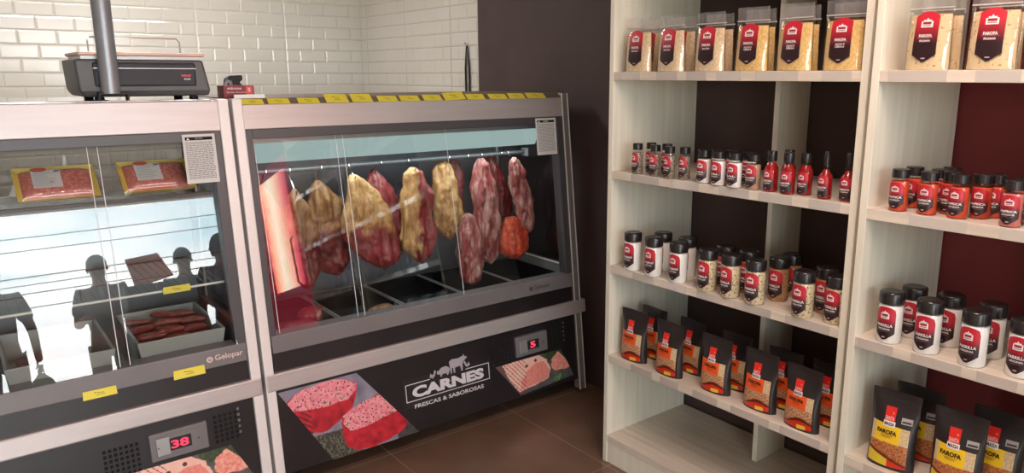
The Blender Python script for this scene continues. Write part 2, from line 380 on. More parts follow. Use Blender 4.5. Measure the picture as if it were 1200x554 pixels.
def make_case(x0, x1, label, steel, post, gl_logo):
    t = thing('display_case', label, 'refrigerated case', ((x0 + x1) / 2, 3.0, 0)); ox, oy = (x0 + x1) / 2, 3.0
    def P(mb, name, m, parent=None, **k):
        if parent is None or parent is t: mb.v = [(a - ox, b - oy, c) for a, b, c in mb.v]; parent = t
        else: mb.v = [(a - ox, b - oy, c) for a, b, c in mb.v]
        return mb.build(name, m, parent, **k)
    yb = 3.46; a, b = x0 + .012, x1 - .012
    P(MB().box(a + .02, b - .02, 2.80, yb, .08, .555), 'body', M['blackmat'])
    P(MB().box(a + .045, b - .045, 2.80, yb - .03, .555, .562), 'well_floor', M['interior'] if x0 > .5 else M['lining_light'])
    P(MB().extx(a, b, slab(0, 0, .085, .424, .010, .04)), 'kick_panel', M['black'])
    P(MB().extx(x0 + .002, x1 + (.03 if x1 > 2 else -.002), slab(0, 0, .424, .492, -.006, .05)), 'bumper_rail', steel, bevel=.006)
    P(MB().extx(a + .03, b - .03, slab(0, 0, .492, .566, .010, .06)), 'dark_band', M['black'])
    P(MB().extx(a + .03, b - .03, slab(0, 0, .566, .634, .0, .07)), 'sill', M['greyband'], bevel=.004)
    zf = 1.497 if x0 > .5 else 1.514
    P(MB().extx(a, b, [(FY(1.407, .002), 1.407), (FY(zf, .002), zf), (FY(zf, .05), zf), (FY(1.407, .05), 1.407)]), 'fascia', steel, bevel=.003)
    if x0 < .5: P(MB().box(a, b, FY(1.514, .051), yb, 1.505, 1.518), 'top_panel', mat('polished_top', S(205, 202, 198), .07, .9), bevel=.001)
    else: P(MB().extx(a, b, [(FY(1.497, .002), 1.497), (FY(1.497) + .030, 1.518), (yb, 1.518), (yb, 1.497)]), 'top_panel', M['rim'])
    # corner posts and window frame
    for s, xa, xb in ((0, x0 + .0, x0 + .036), (1, x1 - .040, x1 - .002)):
        mm = post if not (s == 1 and x1 > 2) else M['steel']
        P(MB().extx(xa, xb, slab(0, 0, .03, 1.518, -.003 if not s or x1 < 2 else -.001, .045)), 'front_post', mm, bevel=.004)
    if x1 > 2:
        for xe in (x1 - .041, x1 - .006): P(MB().extx(xe, xe + .004, slab(0, 0, .03, 1.517, -.004, .0)), 'edge_trim', M['whitepost'])
    fr = MB(); fr.extx(x0 + .036, x0 + .062, slab(0, 0, .60, 1.407, .004, .06)); fr.extx(x1 - .075, x1 - .040, slab(0, 0, .60, 1.407, .004, .06))
    fr.extx(x0 + .062, x1 - .075, slab(0, 0, 1.372, 1.407, .004, .07))
    P(fr, 'window_frame', M['darkframe'], bevel=.002)
    gl = MB(); gl.extx(x0 + .058, x1 - .07, [(GY(.625), .625), (GY(1.385), 1.385), (GY(1.385) + .005, 1.385), (GY(.625) + .005, .625)])
    g = P(gl, 'front_glass', M['glass'])
    for xj in ((x0 + .075, 1.232, 1.262, 1.742) if x0 > .5 else (x0 + .5, .372, .402)):
        m = MB(); m.extx(xj, xj + .0022, [(GY(.64) - .0006, .64), (GY(1.37) - .0006, 1.37), (GY(1.37), 1.37), (GY(.64), .64)])
        m.v = [(p - ox, q - oy, r) for p, q, r in m.v]; m.build('glass_joint', M['joint'], g)
    # end panels: an outer frame with a glass light in it
    for xs in (x0 + .006, x1 - .030):
        prof_out = [(FY(.5, .045), .5), (FY(1.5, .045), 1.5), (yb, 1.5), (yb, .5)]
        pin = [(FY(.66, .10), .66), (FY(1.36, .10), 1.36), (yb - .06, 1.36), (yb - .06, .66)]
        m = MB(); n = 4; vs = []
        for xx in (xs, xs + .024):
            vs += [(xx, y, z) for y, z in prof_out] + [(xx, y, z) for y, z in pin]
        fs = []
        for i in range(4):
            j = (i + 1) % 4
            fs += [(i, 4 + i, 4 + j, j), (8 + i, 8 + j, 12 + j, 12 + i), (i, j, 8 + j, 8 + i), (4 + i, 12 + i, 12 + j, 4 + j)]
        m.add(vs, fs); e = P(m, 'end_panel', M['alu'] if x1 > 2 and xs > 2 else M['darkframe'])
        m = MB(); m.extx(xs + .010, xs + .014, pin); m.v = [(p - ox, q - oy, r) for p, q, r in m.v]; m.build('end_glass', M['sideglass'], e)
        if x1 > 2 and xs > 2:
            xi = xs - .003; m = MB(); m.tube([(xi, y, z) for y, z in pin] + [(xi, pin[0][0], pin[0][1])], .0055, 6); m.v = [(p - ox, q - oy, r) for p, q, r in m.v]; m.build('glazing_bead', M['whitepost'], e)
        P(MB().box(xs, xs + .024, 2.80, yb, .03, .5), 'side_panel', M['steel'] if xs > 2 else M['blackmat'])
    # back: sliding doors
    if x0 > .5:
        for i in range(2):
            xa = x0 + .03 + i * (x1 - x0 - .06) / 2
            d = P(MB().box(xa, xa + (x1 - x0 - .06) / 2, yb - .03 + i * .012, yb - .02 + i * .012, .56, 1.497), 'rear_door', M['interior'])
    else:
        P(MB().box(x0 + .03, x1 - .03, yb - .03, yb - .02, .56, 1.15), 'rear_door', M['lining_light'])
        P(MB().box(x0 + .03, x1 - .03, yb - .025, yb - .020, 1.15, 1.497), 'rear_glass', glassy('rear_tinted_glass', (.62, .62, .62, 1), .05))
    # canopy with the cold lamp
    if x0 > .5:
        P(MB().extx(x0 + .04, x1 - .04, [(2.93, 1.372), (2.93, 1.348), (2.95, 1.345), (3.12, 1.345), (3.12, 1.49), (2.93, 1.49)]), 'canopy', M['alu'])
        P(MB().extx(x0 + .05, x1 - .075, [(2.955, 1.345), (3.00, 1.262), (3.05, 1.258), (3.10, 1.345)]), 'lamp_cover', M['lamp'], bevel=.006)
        l = bpy.data.lights.new('case_light', 'AREA'); l.shape = 'RECTANGLE'; l.size = 1.4; l.size_y = .06; l.energy = 3.2; l.color = (.78, .97, 1.0)
        lo = bpy.data.objects.new('case_light', l); C.objects.link(lo); lo.location = (1.63, 3.02, 1.250); lo.rotation_euler = (math.radians(8), 0, 0)
    P(MB().box(x0 + .05, x1 - .05, 3.16, 3.18, 1.465, 1.497), 'roof_rail', M['darkframe'])
    # feet
    for fx in (x0 + .12, x1 - .14):
        for fy in (2.83, 3.38): P(MB().lathe([(.022, 0), (.022, .012), (.012, .02), (.012, .082)], 12, fx, fy), 'foot', M['blackmat'])
    # maker's name on the sill
    d = Decal(on_front(-.0006)); lx = gl_logo
    col = S(214, 190, 184) if x0 < .5 else S(60, 56, 58)
    d.text('Gelopar', lx + .055, .599, .098, .026, col, .015); d.disc(lx - .012, .599, .011, .011, col); d.up(); d.text('G', lx - .012, .599, .010, .012, S(100, 95, 97), .03)
    d.m.v = [(p - ox, q - oy, r) for p, q, r in d.m.v]; d.build('maker_name', M['print'], t)
    return t, (lambda o: setattr(o, 'location', (-ox, -oy, 0)))

caseL, fixL = make_case(-.80, .826, 'left glass-fronted refrigerated case with a scale and a grey tube on its top', M['pink_steel'], M['whitepost'], .665)
caseR, fixR = make_case(.836, 2.424, 'right glass-fronted refrigerated case with hanging beef and a CARNES sign below', M['pink_steel'], M['whitepost'], 2.13)
for case, fix, cx, hx, txt in ((caseL, fixL, .520, .0, '38'), (caseR, fixR, 2.098, 1.58, '5')):
    before = set(bpy.data.objects)
    controller(case, cx, .334, .19, .098, txt)
    dx = 0 if case is caseL else 1.592
    grille(case, cx - .235, cx - .12, .265, .375, 7, 6); grille(case, cx + .12, cx + .21, .285, .395, 5, 6)
    photo(case, 'ham_photo', [(2.018 - 1.592 + dx, .094), (.765 + dx, .112), (.690 + dx, .264), (.292 + dx, .266)], ham_paint, 150, 80, dx - 1.592)
    m = MB()
    for k in range(5):
        for r in range(2): m.extx(cx + .205, cx + .213, slab(0, 0, .30 + k * .022, .309 + k * .022, .0082, .012))
    m.build('vent_slots', M['alu'], case)
    if case is caseR:
        photo(case, 'steak_photo', [(1.069, .082), (1.462, .082), (1.203, .410), (.880, .410)], steak_paint, 190, 150)
        notice(case, 2.212, 2.336, 1.229, 1.402)
        d = Decal(on_front(.0085)); wht = S(214, 206, 212); gr = S(170, 160, 170)
        X0, X1, Z0, Z1 = 1.414, 1.848, .222, .300
        t_ = .0035
        d.rect(X0 - .012, X1 + .012, Z0 - .03, Z1 + .02, S(38, 32, 36)); d.up()
        for r in ((X0, X1, Z0, Z0 + t_), (X0, X0 + t_, Z0, Z1), (X1 - t_, X1, Z0, Z1), (X0, 1.536, Z1 - t_, Z1), (1.72, X1, Z1 - t_, Z1)): d.rect(*r, wht, lift=1)
        d.text('CARNES', (X0 + X1) / 2, .259, .372, .050, wht, .055, lift=1)
        d.text('FRESCAS & SABOROSAS', (X0 + X1) / 2, .197, .36, .018, wht, .02, lift=1)
        def sil(pts, x, z, s, sy=None): d.poly([(x + px * s, z + pz * (sy or s)) for px, pz in pts], gr, lift=1)
        hen = [(0, .3), (.15, .75), (.3, .55), (.55, .5), (.7, .95), (.85, 1), (.95, .8), (.8, .45), (.65, .2), (.5, .12), (.5, 0), (.42, 0), (.42, .12), (.2, .15)]
        sil(hen, 1.535, .296, .036)
        sil([(1 - a, b) for a, b in hen][::-1], 1.712, .304, .034)
        sil([(0, .35), (.06, .6), (.14, .52), (.35, .75), (.7, .8), (.92, .65), (1, .4), (.9, .15), (.85, 0), (.75, 0), (.72, .18), (.4, .18), (.36, 0), (.26, 0), (.25, .22), (.1, .22)], 1.572, .296, .068, .052)
        sil([(0, .75), (.05, .0), (.12, 0), (.13, .35), (.2, .3), (.22, 0), (.3, 0), (.3, .3), (.6, .34), (.64, 0), (.72, 0), (.74, .42), (.84, .6), (1, .72), (.98, .82), (.84, .86), (.86, 1), (.74, .88), (.5, .82), (.15, .86)], 1.638, .296, .094, .075)
        d.build('carnes_sign', M['print'], case)
    else:
        notice(case, .655, .763, 1.229, 1.399)
    for o in set(bpy.data.objects) - before:
        if o.parent is case: fix(o)

# yellow price tags along the rim of the right case and on the glass of the left one
ORD = ['leftmost', 'second', 'third', 'fourth', 'fifth', 'sixth', 'seventh', 'eighth', 'ninth', 'tenth', 'eleventh', 'twelfth', 'rightmost']
def price_tag(x0, x1, z0, z1, label, group, tilt=0, yoff=-.0015, rim=False):
    xc = (x0 + x1) / 2; w = x1 - x0; h = z1 - z0
    if rim: k_ = h / .019; y0_, z0_, y1_, z1_ = FY(1.497) - .002, 1.4965, FY(1.497) - .002 + .026 * k_, 1.4965 + .0225 * k_
    else: y0_, z0_, y1_, z1_ = FY(z0, yoff), z0, FY(z1, yoff), z1
    def f(u, v, l):
        return (xc + u * w / 2, y0_ + (y1_ - y0_) * v - .0006 - .0004 * l, z0_ + (z1_ - z0_) * v + tilt * u * w / 2 + .0004 * l)
    t = tag(bpy.data.objects.new('price_tag', None), label, 'price tag', group); C.objects.link(t)
    t.location = (xc, y0_, z0_); loc = t.location
    m = MB(); q = [f(-1, 0, 0), (f(1, 0, 0)), f(.97, 1, 0), f(-.97, 1, 0)]; q2 = [(a, b + .0006, c) for a, b, c in q]
    m.add(q + q2, [(0, 1, 2, 3), (7, 6, 5, 4), (0, 4, 5, 1), (1, 5, 6, 2), (2, 6, 7, 3), (3, 7, 4, 0)]); m.v = [tuple(Vector(p) - loc) for p in m.v]; m.build('card', M['yellow'], t)
    d = Decal(lambda u, v, l: tuple(Vector(f(u, v, 1 + l)) - loc)); random.seed(int(x0 * 1000))
    for k in range(3): d.rect(-.35 + k * .2, -.22 + k * .2 + random.random() * .06, .62 - .06 * k, .70 - .06 * k, S(130, 118, 50))
    d.rect(-.25, .3, .30, .36, S(140, 126, 56)); d.build('writing', M['print'], t)
for i, (x0, x1, h) in enumerate(((.871, .952, .016), (.967, 1.05, .017), (1.08, 1.166, .017), (1.192, 1.286, .027), (1.300, 1.39, .027), (1.413, 1.502, .019), (1.514, 1.606, .019), (1.624, 1.715, .020), (1.729, 1.834, .027), (1.843, 1.939, .020), (1.962, 2.062, .019), (2.072, 2.166, .020), (2.176, 2.29, .020))):
    price_tag(x0, x1, 0, h, (f'yellow price tag on the rim of the right case, {ORD[i]} from the left' if 0 < i < 12 else 'yellow price tag at the %s end of the right case rim' % ('left' if i == 0 else 'right')), 'yellow price tags along the rim', tilt=(-.02 if i != 8 else .05), rim=True)
price_tag(.253, .353, .556, .585, 'orange-yellow price tag low on the left case glass, left of the sausages', 'price tags on the left case', yoff=-.004)
price_tag(.528, .633, .556, .588, 'yellow price tag on the left case sill, under the bin of sausages', 'price tags on the left case', yoff=-.004)

# hanging rail and beef in the right case
t = thing('hanging_rail', 'dark steel rail across the inside of the right case, hooks over it', 'rail', (1.63, 3.1, 1.215))
MB().tube([(-.745, 0, 0), (.735, 0, 0)], .011, 10).build('bar', M['darkframe'], t, smooth=True)
for s in (-.745, .725): MB().box(s - .006, s + .01, -.02, .02, -.02, .02).build('bracket', M['alu'], t)
t = thing('rear_rail', 'second steel rail behind the hooks inside the right case', 'rail', (1.63, 3.30, 1.255))
MB().tube([(-.76, 0, 0), (.745, 0, 0)], .012, 10).build('bar', M['alu'], t, smooth=True)
for s in (-.75, .73): MB().box(s - .006, s + .01, -.02, .02, -.02, .02).build('bracket', M['darkframe'], t)

def meat_mat(name, reds, fats, lo, hi, scale, streak):
    m = mat(name, reds[0], .32); t = m.node_tree; b = t.nodes['Principled BSDF']
    b.inputs['Subsurface Weight'].default_value = .12; b.inputs['Subsurface Radius'].default_value = (.02, .006, .004)
    tc = N(t, 'ShaderNodeTexCoord'); mp = N(t, 'ShaderNodeMapping'); mp.inputs['Scale'].default_value = scale
    n1 = N(t, 'ShaderNodeTexNoise', Scale=1.0, Detail=5.0, Roughness=.6, Distortion=.6)
    n2 = N(t, 'ShaderNodeTexNoise', Scale=3.2, Detail=5.0, Distortion=1.2)
    r1 = N(t, 'ShaderNodeValToRGB'); e = r1.color_ramp.elements; e[0].position = .3; e[0].color = reds[0]; e[1].position = .7; e[1].color = reds[1]
    r2 = N(t, 'ShaderNodeValToRGB'); e = r2.color_ramp.elements; e[0].position = .3; e[0].color = fats[0]; e[1].position = .7; e[1].color = fats[1]
    r3 = N(t, 'ShaderNodeValToRGB'); e = r3.color_ramp.elements; e[0].position = lo; e[0].color = (0, 0, 0, 1); e[1].position = hi; e[1].color = (1, 1, 1, 1)
    mx = N(t, 'ShaderNodeMix', data_type='RGBA'); L = t.links
    L.new(tc.outputs['Object'], mp.inputs[0]); L.new(mp.outputs[0], n1.inputs['Vector']); L.new(mp.outputs[0], n2.inputs['Vector'])
    L.new(n2.outputs['Fac'], r1.inputs[0]); L.new(n2.outputs['Fac'], r2.inputs[0])
    src = n1.outputs['Fac']
    if streak:      # fat cap on the upper part, lean below
        sp = N(t, 'ShaderNodeSeparateXYZ'); L.new(tc.outputs['Object'], sp.inputs[0])
        ma = N(t, 'ShaderNodeMath', operation='MULTIPLY_ADD'); ma.inputs[1].default_value = streak[0]; ma.inputs[2].default_value = streak[1]
        L.new(sp.outputs['Z' if len(streak) < 3 else 'X'], ma.inputs[0]); ad = N(t, 'ShaderNodeMath', operation='ADD')
        L.new(ma.outputs[0], ad.inputs[0]); L.new(src, ad.inputs[1]); src = ad.outputs[0]
    L.new(src, r3.inputs[0]); L.new(r3.outputs[0], mx.inputs[0]); L.new(r1.outputs[0], mx.inputs['A']); L.new(r2.outputs[0], mx.inputs['B'])
    n4 = N(t, 'ShaderNodeTexNoise', Scale=1.0, Detail=6.0, Roughness=.7, Distortion=.4); m4 = N(t, 'ShaderNodeMapping'); m4.inputs['Scale'].default_value = (60, 60, 14)
    L.new(tc.outputs['Object'], m4.inputs[0]); L.new(m4.outputs[0], n4.inputs['Vector'])
    r4 = N(t, 'ShaderNodeValToRGB'); e = r4.color_ramp.elements; e[0].position = .36; e[0].color = (.50, .36, .34, 1); e[1].position = .60; e[1].color = (1, 1, 1, 1)
    m5 = N(t, 'ShaderNodeMix', data_type='RGBA', blend_type='MULTIPLY'); m5.inputs[0].default_value = 1.0
    L.new(n4.outputs['Fac'], r4.inputs[0]); L.new(mx.outputs['Result'], m5.inputs['A']); L.new(r4.outputs[0], m5.inputs['B']); L.new(m5.outputs['Result'], b.inputs['Base Color'])
    bp = N(t, 'ShaderNodeBump'); bp.inputs['Strength'].default_value = .8; bp.inputs['Distance'].default_value = .006
    L.new(n4.outputs['Fac'], bp.inputs['Height']); L.new(bp.outputs['Normal'], b.inputs['Normal']); return m
RED = (S(122, 30, 34), S(176, 70, 72)); DRED = (S(92, 22, 28), S(146, 50, 50)); PALE = (S(226, 190, 178), S(206, 150, 142))
YEL = (S(196, 140, 78), S(222, 182, 124)); TAN = (S(132, 86, 50), S(178, 134, 88))
MM = {
 'lean': meat_mat('lean_beef', RED, PALE, .54, .70, (16, 16, 6), None),
 'string': meat_mat('stringy_beef', (S(136, 44, 46), S(184, 88, 86)), PALE, .44, .62, (34, 34, 6), None),
 'dark': meat_mat('dark_beef', DRED, PALE, .66, .80, (18, 18, 8), None),
 'tan': meat_mat('tan_fat_beef', DRED, TAN, .40, .56, (9, 9, 7), (2.2, .44)),
 'yel': meat_mat('yellow_fat_beef', RED, YEL, .40, .54, (9, 9, 7), (2.4, .52)),
 'allyel': meat_mat('yellow_fat_cap', RED, YEL, .28, .42, (8, 8, 6), (.5, .12)),
 'half': meat_mat('half_fat_beef', RED, YEL, .44, .54, (10, 10, 5), (-6.0, .0, 1)),
 'orange': meat_mat('bright_beef', (S(206, 52, 30), S(236, 104, 70)), (S(240, 160, 120), S(230, 130, 96)), .5, .7, (26, 26, 16), None),
}
PROF = {0: ((0, .12), (.08, .5), (.25, .82), (.5, 1), (.75, .9), (.92, .5), (1, .05)), 1: ((0, .10), (.06, .34), (.22, .66), (.45, .94), (.68, 1), (.86, .78), (.96, .38), (1, .04)), 2: ((0, .16), (.05, .50), (.25, .80), (.55, 1), (.8, .92), (.94, .52), (1, .05))}
def meat(label, x, zt, zb, hw, kind, dx=0, depth=.055, y=3.1, shape=0, seed=1, hook=True, name='beef_cut'):
    h = zt - zb; NZ, NA = 60, 56; mb = MB(); vs = []; pf = PROF[shape]
    for j in range(NZ + 1):
        t_ = j / NZ
        for (ta, wa), (tb, wb) in zip(pf, pf[1:]):
            if ta <= t_ <= tb: k = (t_ - ta) / (tb - ta); w = wa + (wb - wa) * k; break
        sl = .16 * noise.noise(Vector((t_ * 5, seed * 2.3, 0))); sr = .16 * noise.noise(Vector((t_ * 5, seed * 2.3, 9))); cxo = hw * .22 * noise.noise(Vector((t_ * 2.2, seed, 5)))
        for i in range(NA):
            a = 2 * math.pi * i / NA; ca, sa = math.cos(a), math.sin(a); rx = hw * w * (1 + (sr if ca > 0 else sl)); ry = depth * w ** .7 * (.75 + .25 * abs(sa))
            p = Vector((ca * rx + dx * t_ + cxo, sa * ry, -h * t_))
            fold = (abs(noise.noise(Vector((p.x * 30 + seed, p.y * 12, p.z * 4.5)))) - .22) * .040
            lump = noise.fractal(Vector((p.x * 13 + seed * 3.1, p.y * 13, p.z * 9)), .7, 2.0, 5) * .016
            if 0 < j < NZ: p += Vector((ca * .6, sa, 0)) * (fold + lump) * min(1, w * 1.6)
            vs.append(tuple(p))
    mb.add(vs, [(j * NA + i, (j + 1) * NA + i, (j + 1) * NA + (i + 1) % NA, j * NA + (i + 1) % NA) for j in range(NZ) for i in range(NA)] + [tuple(range(NA)), tuple(range(NZ * NA, NZ * NA + NA))[::-1]])
    o = mb.build(name, MM[kind], None, loc=(x, y, zt)); 
    o.data.polygons.foreach_set('use_smooth', [True] * len(o.data.polygons))
    tag(o, label, 'meat', 'cuts of beef in the right case')
    if hook:
        R = .0145; hk = MB(); z1 = 1.215; pts = []
        for k in range(9):
            a = math.radians(-20 + 220 * k / 8); pts.append((0, math.cos(a) * R, math.sin(a) * R))
        pts = pts[::-1]
        pts = pts[:-1] + [(0, R, -.004)]
        ln = z1 - zt; dy = y - 3.1; pts += [(0, .008 + dy * .5, -ln * .55), (0, dy, -ln), (0, dy - .008, -ln - .018), (0, dy - .020, -ln - .020), (0, dy - .024, -ln - .006)]
        ho = hk.tube(pts, .0030, 6).build('meat_hook', M['chrome'], None, smooth=True, loc=(x, 3.1, z1))
        tag(ho, 'steel hook holding the ' + ' '.join(label.split(',')[0].split()[:11]), 'hook', 'meat hooks on the rail')
meat('deep red cut behind the red glare, hanging leftmost in the right case', 1.02, 1.15, .66, .090, 'lean', .04, shape=1, seed=1, y=3.17)
meat('tan-edged narrow cut, second from the left end of the rail', 1.118, 1.14, .70, .070, 'tan', .03, shape=1, seed=2, y=3.05)
meat('large brown and dark red cut with tan fat at its top', 1.255, 1.155, .715, .112, 'tan', .06, shape=1, seed=3, depth=.06, y=3.15)
meat('large pointed cut with a yellow fat cap and dark red foot', 1.380, 1.180, .735, .125, 'yel', .13, shape=1, seed=4, depth=.06, y=3.05)
meat('deep red smooth oval cut beside the pointed yellow one', 1.535, 1.18, .765, .098, 'lean', .095, shape=1, seed=5, y=3.17)
meat('narrow cut, yellow fat on its left half and red on its right', 1.672, 1.190, .730, .092, 'half', .03, shape=2, seed=6, depth=.045, y=3.05)
meat('slab of pale yellow fat hanging in the middle of the rail', 1.893, 1.195, .80, .082, 'allyel', .02, shape=2, seed=7, depth=.045, y=3.145)
meat('short dark red strip right of the pale yellow slab', 2.000, 1.195, .88, .055, 'dark', .0, shape=2, seed=8, depth=.035, y=3.22)
meat('long stringy pink cut with white sinews, low-hanging lump in front of it', 2.080, 1.20, .65, .086, 'string', .055, shape=2, seed=9, depth=.045, y=3.10)
meat('pinkish lump of beef hanging lowest, in front of the stringy cut', 1.925, .955, .595, .068, 'string', .012, shape=2, seed=10, depth=.05, y=2.99, hook=False)
meat('dark red rolled strip slanting to the right', 2.200, 1.205, .82, .066, 'dark', .09, shape=2, seed=11, depth=.038, y=3.19)
meat('bright orange-red chunk below the slanting rolled strip', 2.235, .895, .665, .088, 'orange', .02, shape=2, seed=12, depth=.05, y=3.05, hook=False)
meat('marbled thin cut with white sinews hanging rightmost', 2.240, 1.200, .80, .062, 'string', .09, shape=2, seed=13, depth=.035, y=3.035)

# pans on the floor of the right case
M['pan'] = mat('dark_pan', S(46, 48, 54), .16, .75)
def pan(x0, x1, y0, y1, label, m='pan', h=.055, z=.562, group='food pans in the right case'):
    t = thing('food_pan', label, 'pan', ((x0 + x1) / 2, (y0 + y1) / 2, z), 0, group); a, b = (x1 - x0) / 2, (y1 - y0) / 2
    mb = MB(); w = .004; mb.box(-a + .01, a - .01, -b + .01, b - .01, 0, w)
    for r in ((-a + .008, -a + .012, -b + .01, b - .01), (a - .012, a - .008, -b + .01, b - .01), (-a + .01, a - .01, -b + .008, -b + .012), (-a + .01, a - .01, b - .012, b - .008)): mb.box(*r, w * .5, h)
    mb.build('basin', M[m], t)
    rm = MB()
    for r in ((-a, -a + .009, -b, b), (a - .009, a, -b, b), (-a, a, -b, -b + .012), (-a, a, b - .009, b)): rm.box(*r, h - .003, h)
    rm.build('rim', M['alu'] if m == 'pan' else M[m], t, bevel=.001)
for i in range(5):
    x0 = .90 + i * .298
    pan(x0, x0 + .292, 2.80, 3.27, ['dark steel pan at the left end of the case floor', 'dark steel pan holding a brown cut near the glass', 'empty dark steel pan under the middle of the rail', 'shiny steel pan under the lowest-hanging lump', 'empty dark steel pan at the right end of the case floor'][i])
for (x, y, hw, k, lb, s) in ((1.03, 2.90, .10, 'dark', 'flat dark red cut lying in the leftmost pan', 21), (1.16, 3.05, .07, 'lean', 'piece of red beef lying at the back of the leftmost pan', 22), (1.40, 2.875, .075, 'tan', 'tan brown cut lying in a pan against the glass', 23)):
    mb = MB(); NZ, NA = 14, 22
    for j in range(NZ + 1):
        ph = math.pi * j / NZ
        for i in range(NA):
            a = 2 * math.pi * i / NA; p = Vector((math.sin(ph) * math.cos(a) * hw, math.sin(ph) * math.sin(a) * .055, max(-.02, math.cos(ph) * .038)))
            p += p.normalized() * noise.fractal(p * 14 + Vector((s, 0, 0)), .8, 2, 3) * .012 if 0 < j < NZ and p.z > -.018 else Vector()
            mb.v.append(tuple(p)); mb.c.append(None)
    mb.f = [(j * NA + i, (j + 1) * NA + i, (j + 1) * NA + (i + 1) % NA, j * NA + (i + 1) % NA) for j in range(NZ) for i in range(NA)]
    o = mb.build('beef_cut', MM[k], None, loc=(x, y, .588)); o.data.polygons.foreach_set('use_smooth', [True] * len(o.data.polygons))
    tag(o, lb, 'meat', 'cuts of beef lying in pans')

# ---- contents of the left case
t = thing('case_shelf', 'dark-edged upper shelf in the left case carrying two mince trays', 'shelf', (.0, 3.0, 1.178))
MB().box(-.75, .775, -.12, .22, -.004, .004).build('board', M['glass'], t)
MB().box(-.75, .775, -.135, -.12, -.022, .010).build('front_edge', M['darkframe'], t, bevel=.002)
for x in (-.72, .70):
    m = MB(); m.box(x, x + .012, -.10, .40, -.030, -.005); m.build('bracket', M['alu'], t)
def mince_tray(x, label, rz):
    t = thing('mince_tray', label, 'meat tray', (x, 2.905, 1.187), rz, 'trays of mince on the shelf'); ca, sa = math.cos(math.radians(39)), math.sin(math.radians(39))
    def f(u, v, l): return (u, v * ca - l * sa, v * sa + l * ca) if 0 else (u, v * ca + l * -sa * -1 * 0 + -l * sa, v * sa + l * ca)
    w, h = .118, .155
    mb = MB(); rim = [(-w, 0, .022), (w, 0, .022), (w, h, .022), (-w, h, .022)]; inn = [(-w + .016, .016, .012), (w - .016, .016, .012), (w - .016, h - .016, .012), (-w + .016, h - .016, .012)]
    bot = [(-w + .015, .015, .0), (w - .015, .015, .0), (w - .015, h - .015, .0), (-w + .015, h - .015, .0)]
    vs = [f(*p) for p in rim + inn + bot]; fs = [(8, 11, 10, 9), (4, 5, 6, 7)]
    for i in range(4): j = (i + 1) % 4; fs += [(i, j, 4 + j, 4 + i), (i, 8 + i, 8 + j, j)]
    mb.add(vs, fs).build('foam_tray', mat('yellow_foam', S(240, 214, 96), .5), t, bevel=.003)
    mb = MB(); nu, nv = 34, 22; vs = []
    for j in range(nv + 1):
        for i in range(nu + 1):
            u = -1 + 2 * i / nu; v = -1 + 2 * j / nv; e = max(0, 1 - abs(u) ** 5) * max(0, 1 - abs(v) ** 5)
            vs.append(f(u * (w - .017), h / 2 + v * (h / 2 - .017), .012 + .024 * e ** .5 + .004 * noise.noise(Vector((u * 9, v * 8, x * 9))) * e))
    mb.add(vs, [(j * (nu + 1) + i, j * (nu + 1) + i + 1, (j + 1) * (nu + 1) + i + 1, (j + 1) * (nu + 1) + i) for j in range(nv) for i in range(nu)])
    mb.build('mince', noisy('mince', S(196, 92, 88), S(232, 150, 140), scale=(1, 1, 1), nscale=90, rough=.4, bump=.6), t, smooth=True)
    d = Decal(lambda u, v, l: f(u, v, .0385 + .0005 * l)); d.rect(-.068, .014, .040, .120, S(226, 228, 230)).up()
    d.disc(-.045, .123, .024, .010, S(210, 70, 50)); d.rect(-.004, .012, .110, .117, S(70, 80, 140)); random.seed(3)
    for k in range(9): d.rect(-.062, -.062 + random.uniform(.04, .07), .048 + .0075 * k, .0495 + .0075 * k, S(150, 156, 170))
    d.build('paper_label', M['paper'], t)
    mb = MB(); nu, nv = 24, 14; vs = []
    for j in range(nv + 1):
        for i in range(nu + 1):
            u = -1 + 2 * i / nu; v = -1 + 2 * j / nv
            vs.append(f(u * (w + .012 + .008 * noise.noise(Vector((v * 5, u * 2, x)))), h / 2 + v * (h / 2 + .008), .040 * (1 - max(abs(u), abs(v)) ** 6) + .006 + .003 * noise.noise(Vector((u * 12, v * 12, 1)))))
    mb.add(vs, [(j * (nu + 1) + i, j * (nu + 1) + i + 1, (j + 1) * (nu + 1) + i + 1, (j + 1) * (nu + 1) + i) for j in range(nv) for i in range(nu)])
    mb.build('film', M['film'], t, smooth=True)
mince_tray(.285, 'yellow foam tray of mince in film, left one on the shelf', math.radians(0))
mince_tray(.588, 'yellow foam tray of mince in film, right one beside the posted notice', math.radians(0))

t = thing('wire_shelf', 'chrome wire shelf with an upstand, lower in the left case', 'shelf', (.0, 3.0, .845))
m = MB()
for i in range(56): x = -.74 + i * .0272; m.tube([(x, -.13, .0), (x, .38, .0)], .0016, 5)
m.build('cross_wires', M['chrome'], t)
MB().tube([(-.76, -.13, 0), (.772, -.13, 0)], .0045, 8).build('front_rod', M['white'], t); MB().tube([(-.76, .38, 0), (.772, .38, 0)], .0045, 8).build('rear_rod', M['chrome'], t)
m = MB(); m.tube([(-.75, -.13, .055), (.745, -.13, .055), (.765, -.13, .04), (.765, -.13, 0)], .002, 6)
for x in (-.5, 0, .3, .53): m.tube([(x, -.13, 0), (x, -.13, .055)], .0014, 5)
m.build('upstand', M['chrome'], t)
price_tag(.548, .640, .838, .862, 'yellow price tag clipped to the wire shelf in the left case', 'price tags on the left case', yoff=.085)

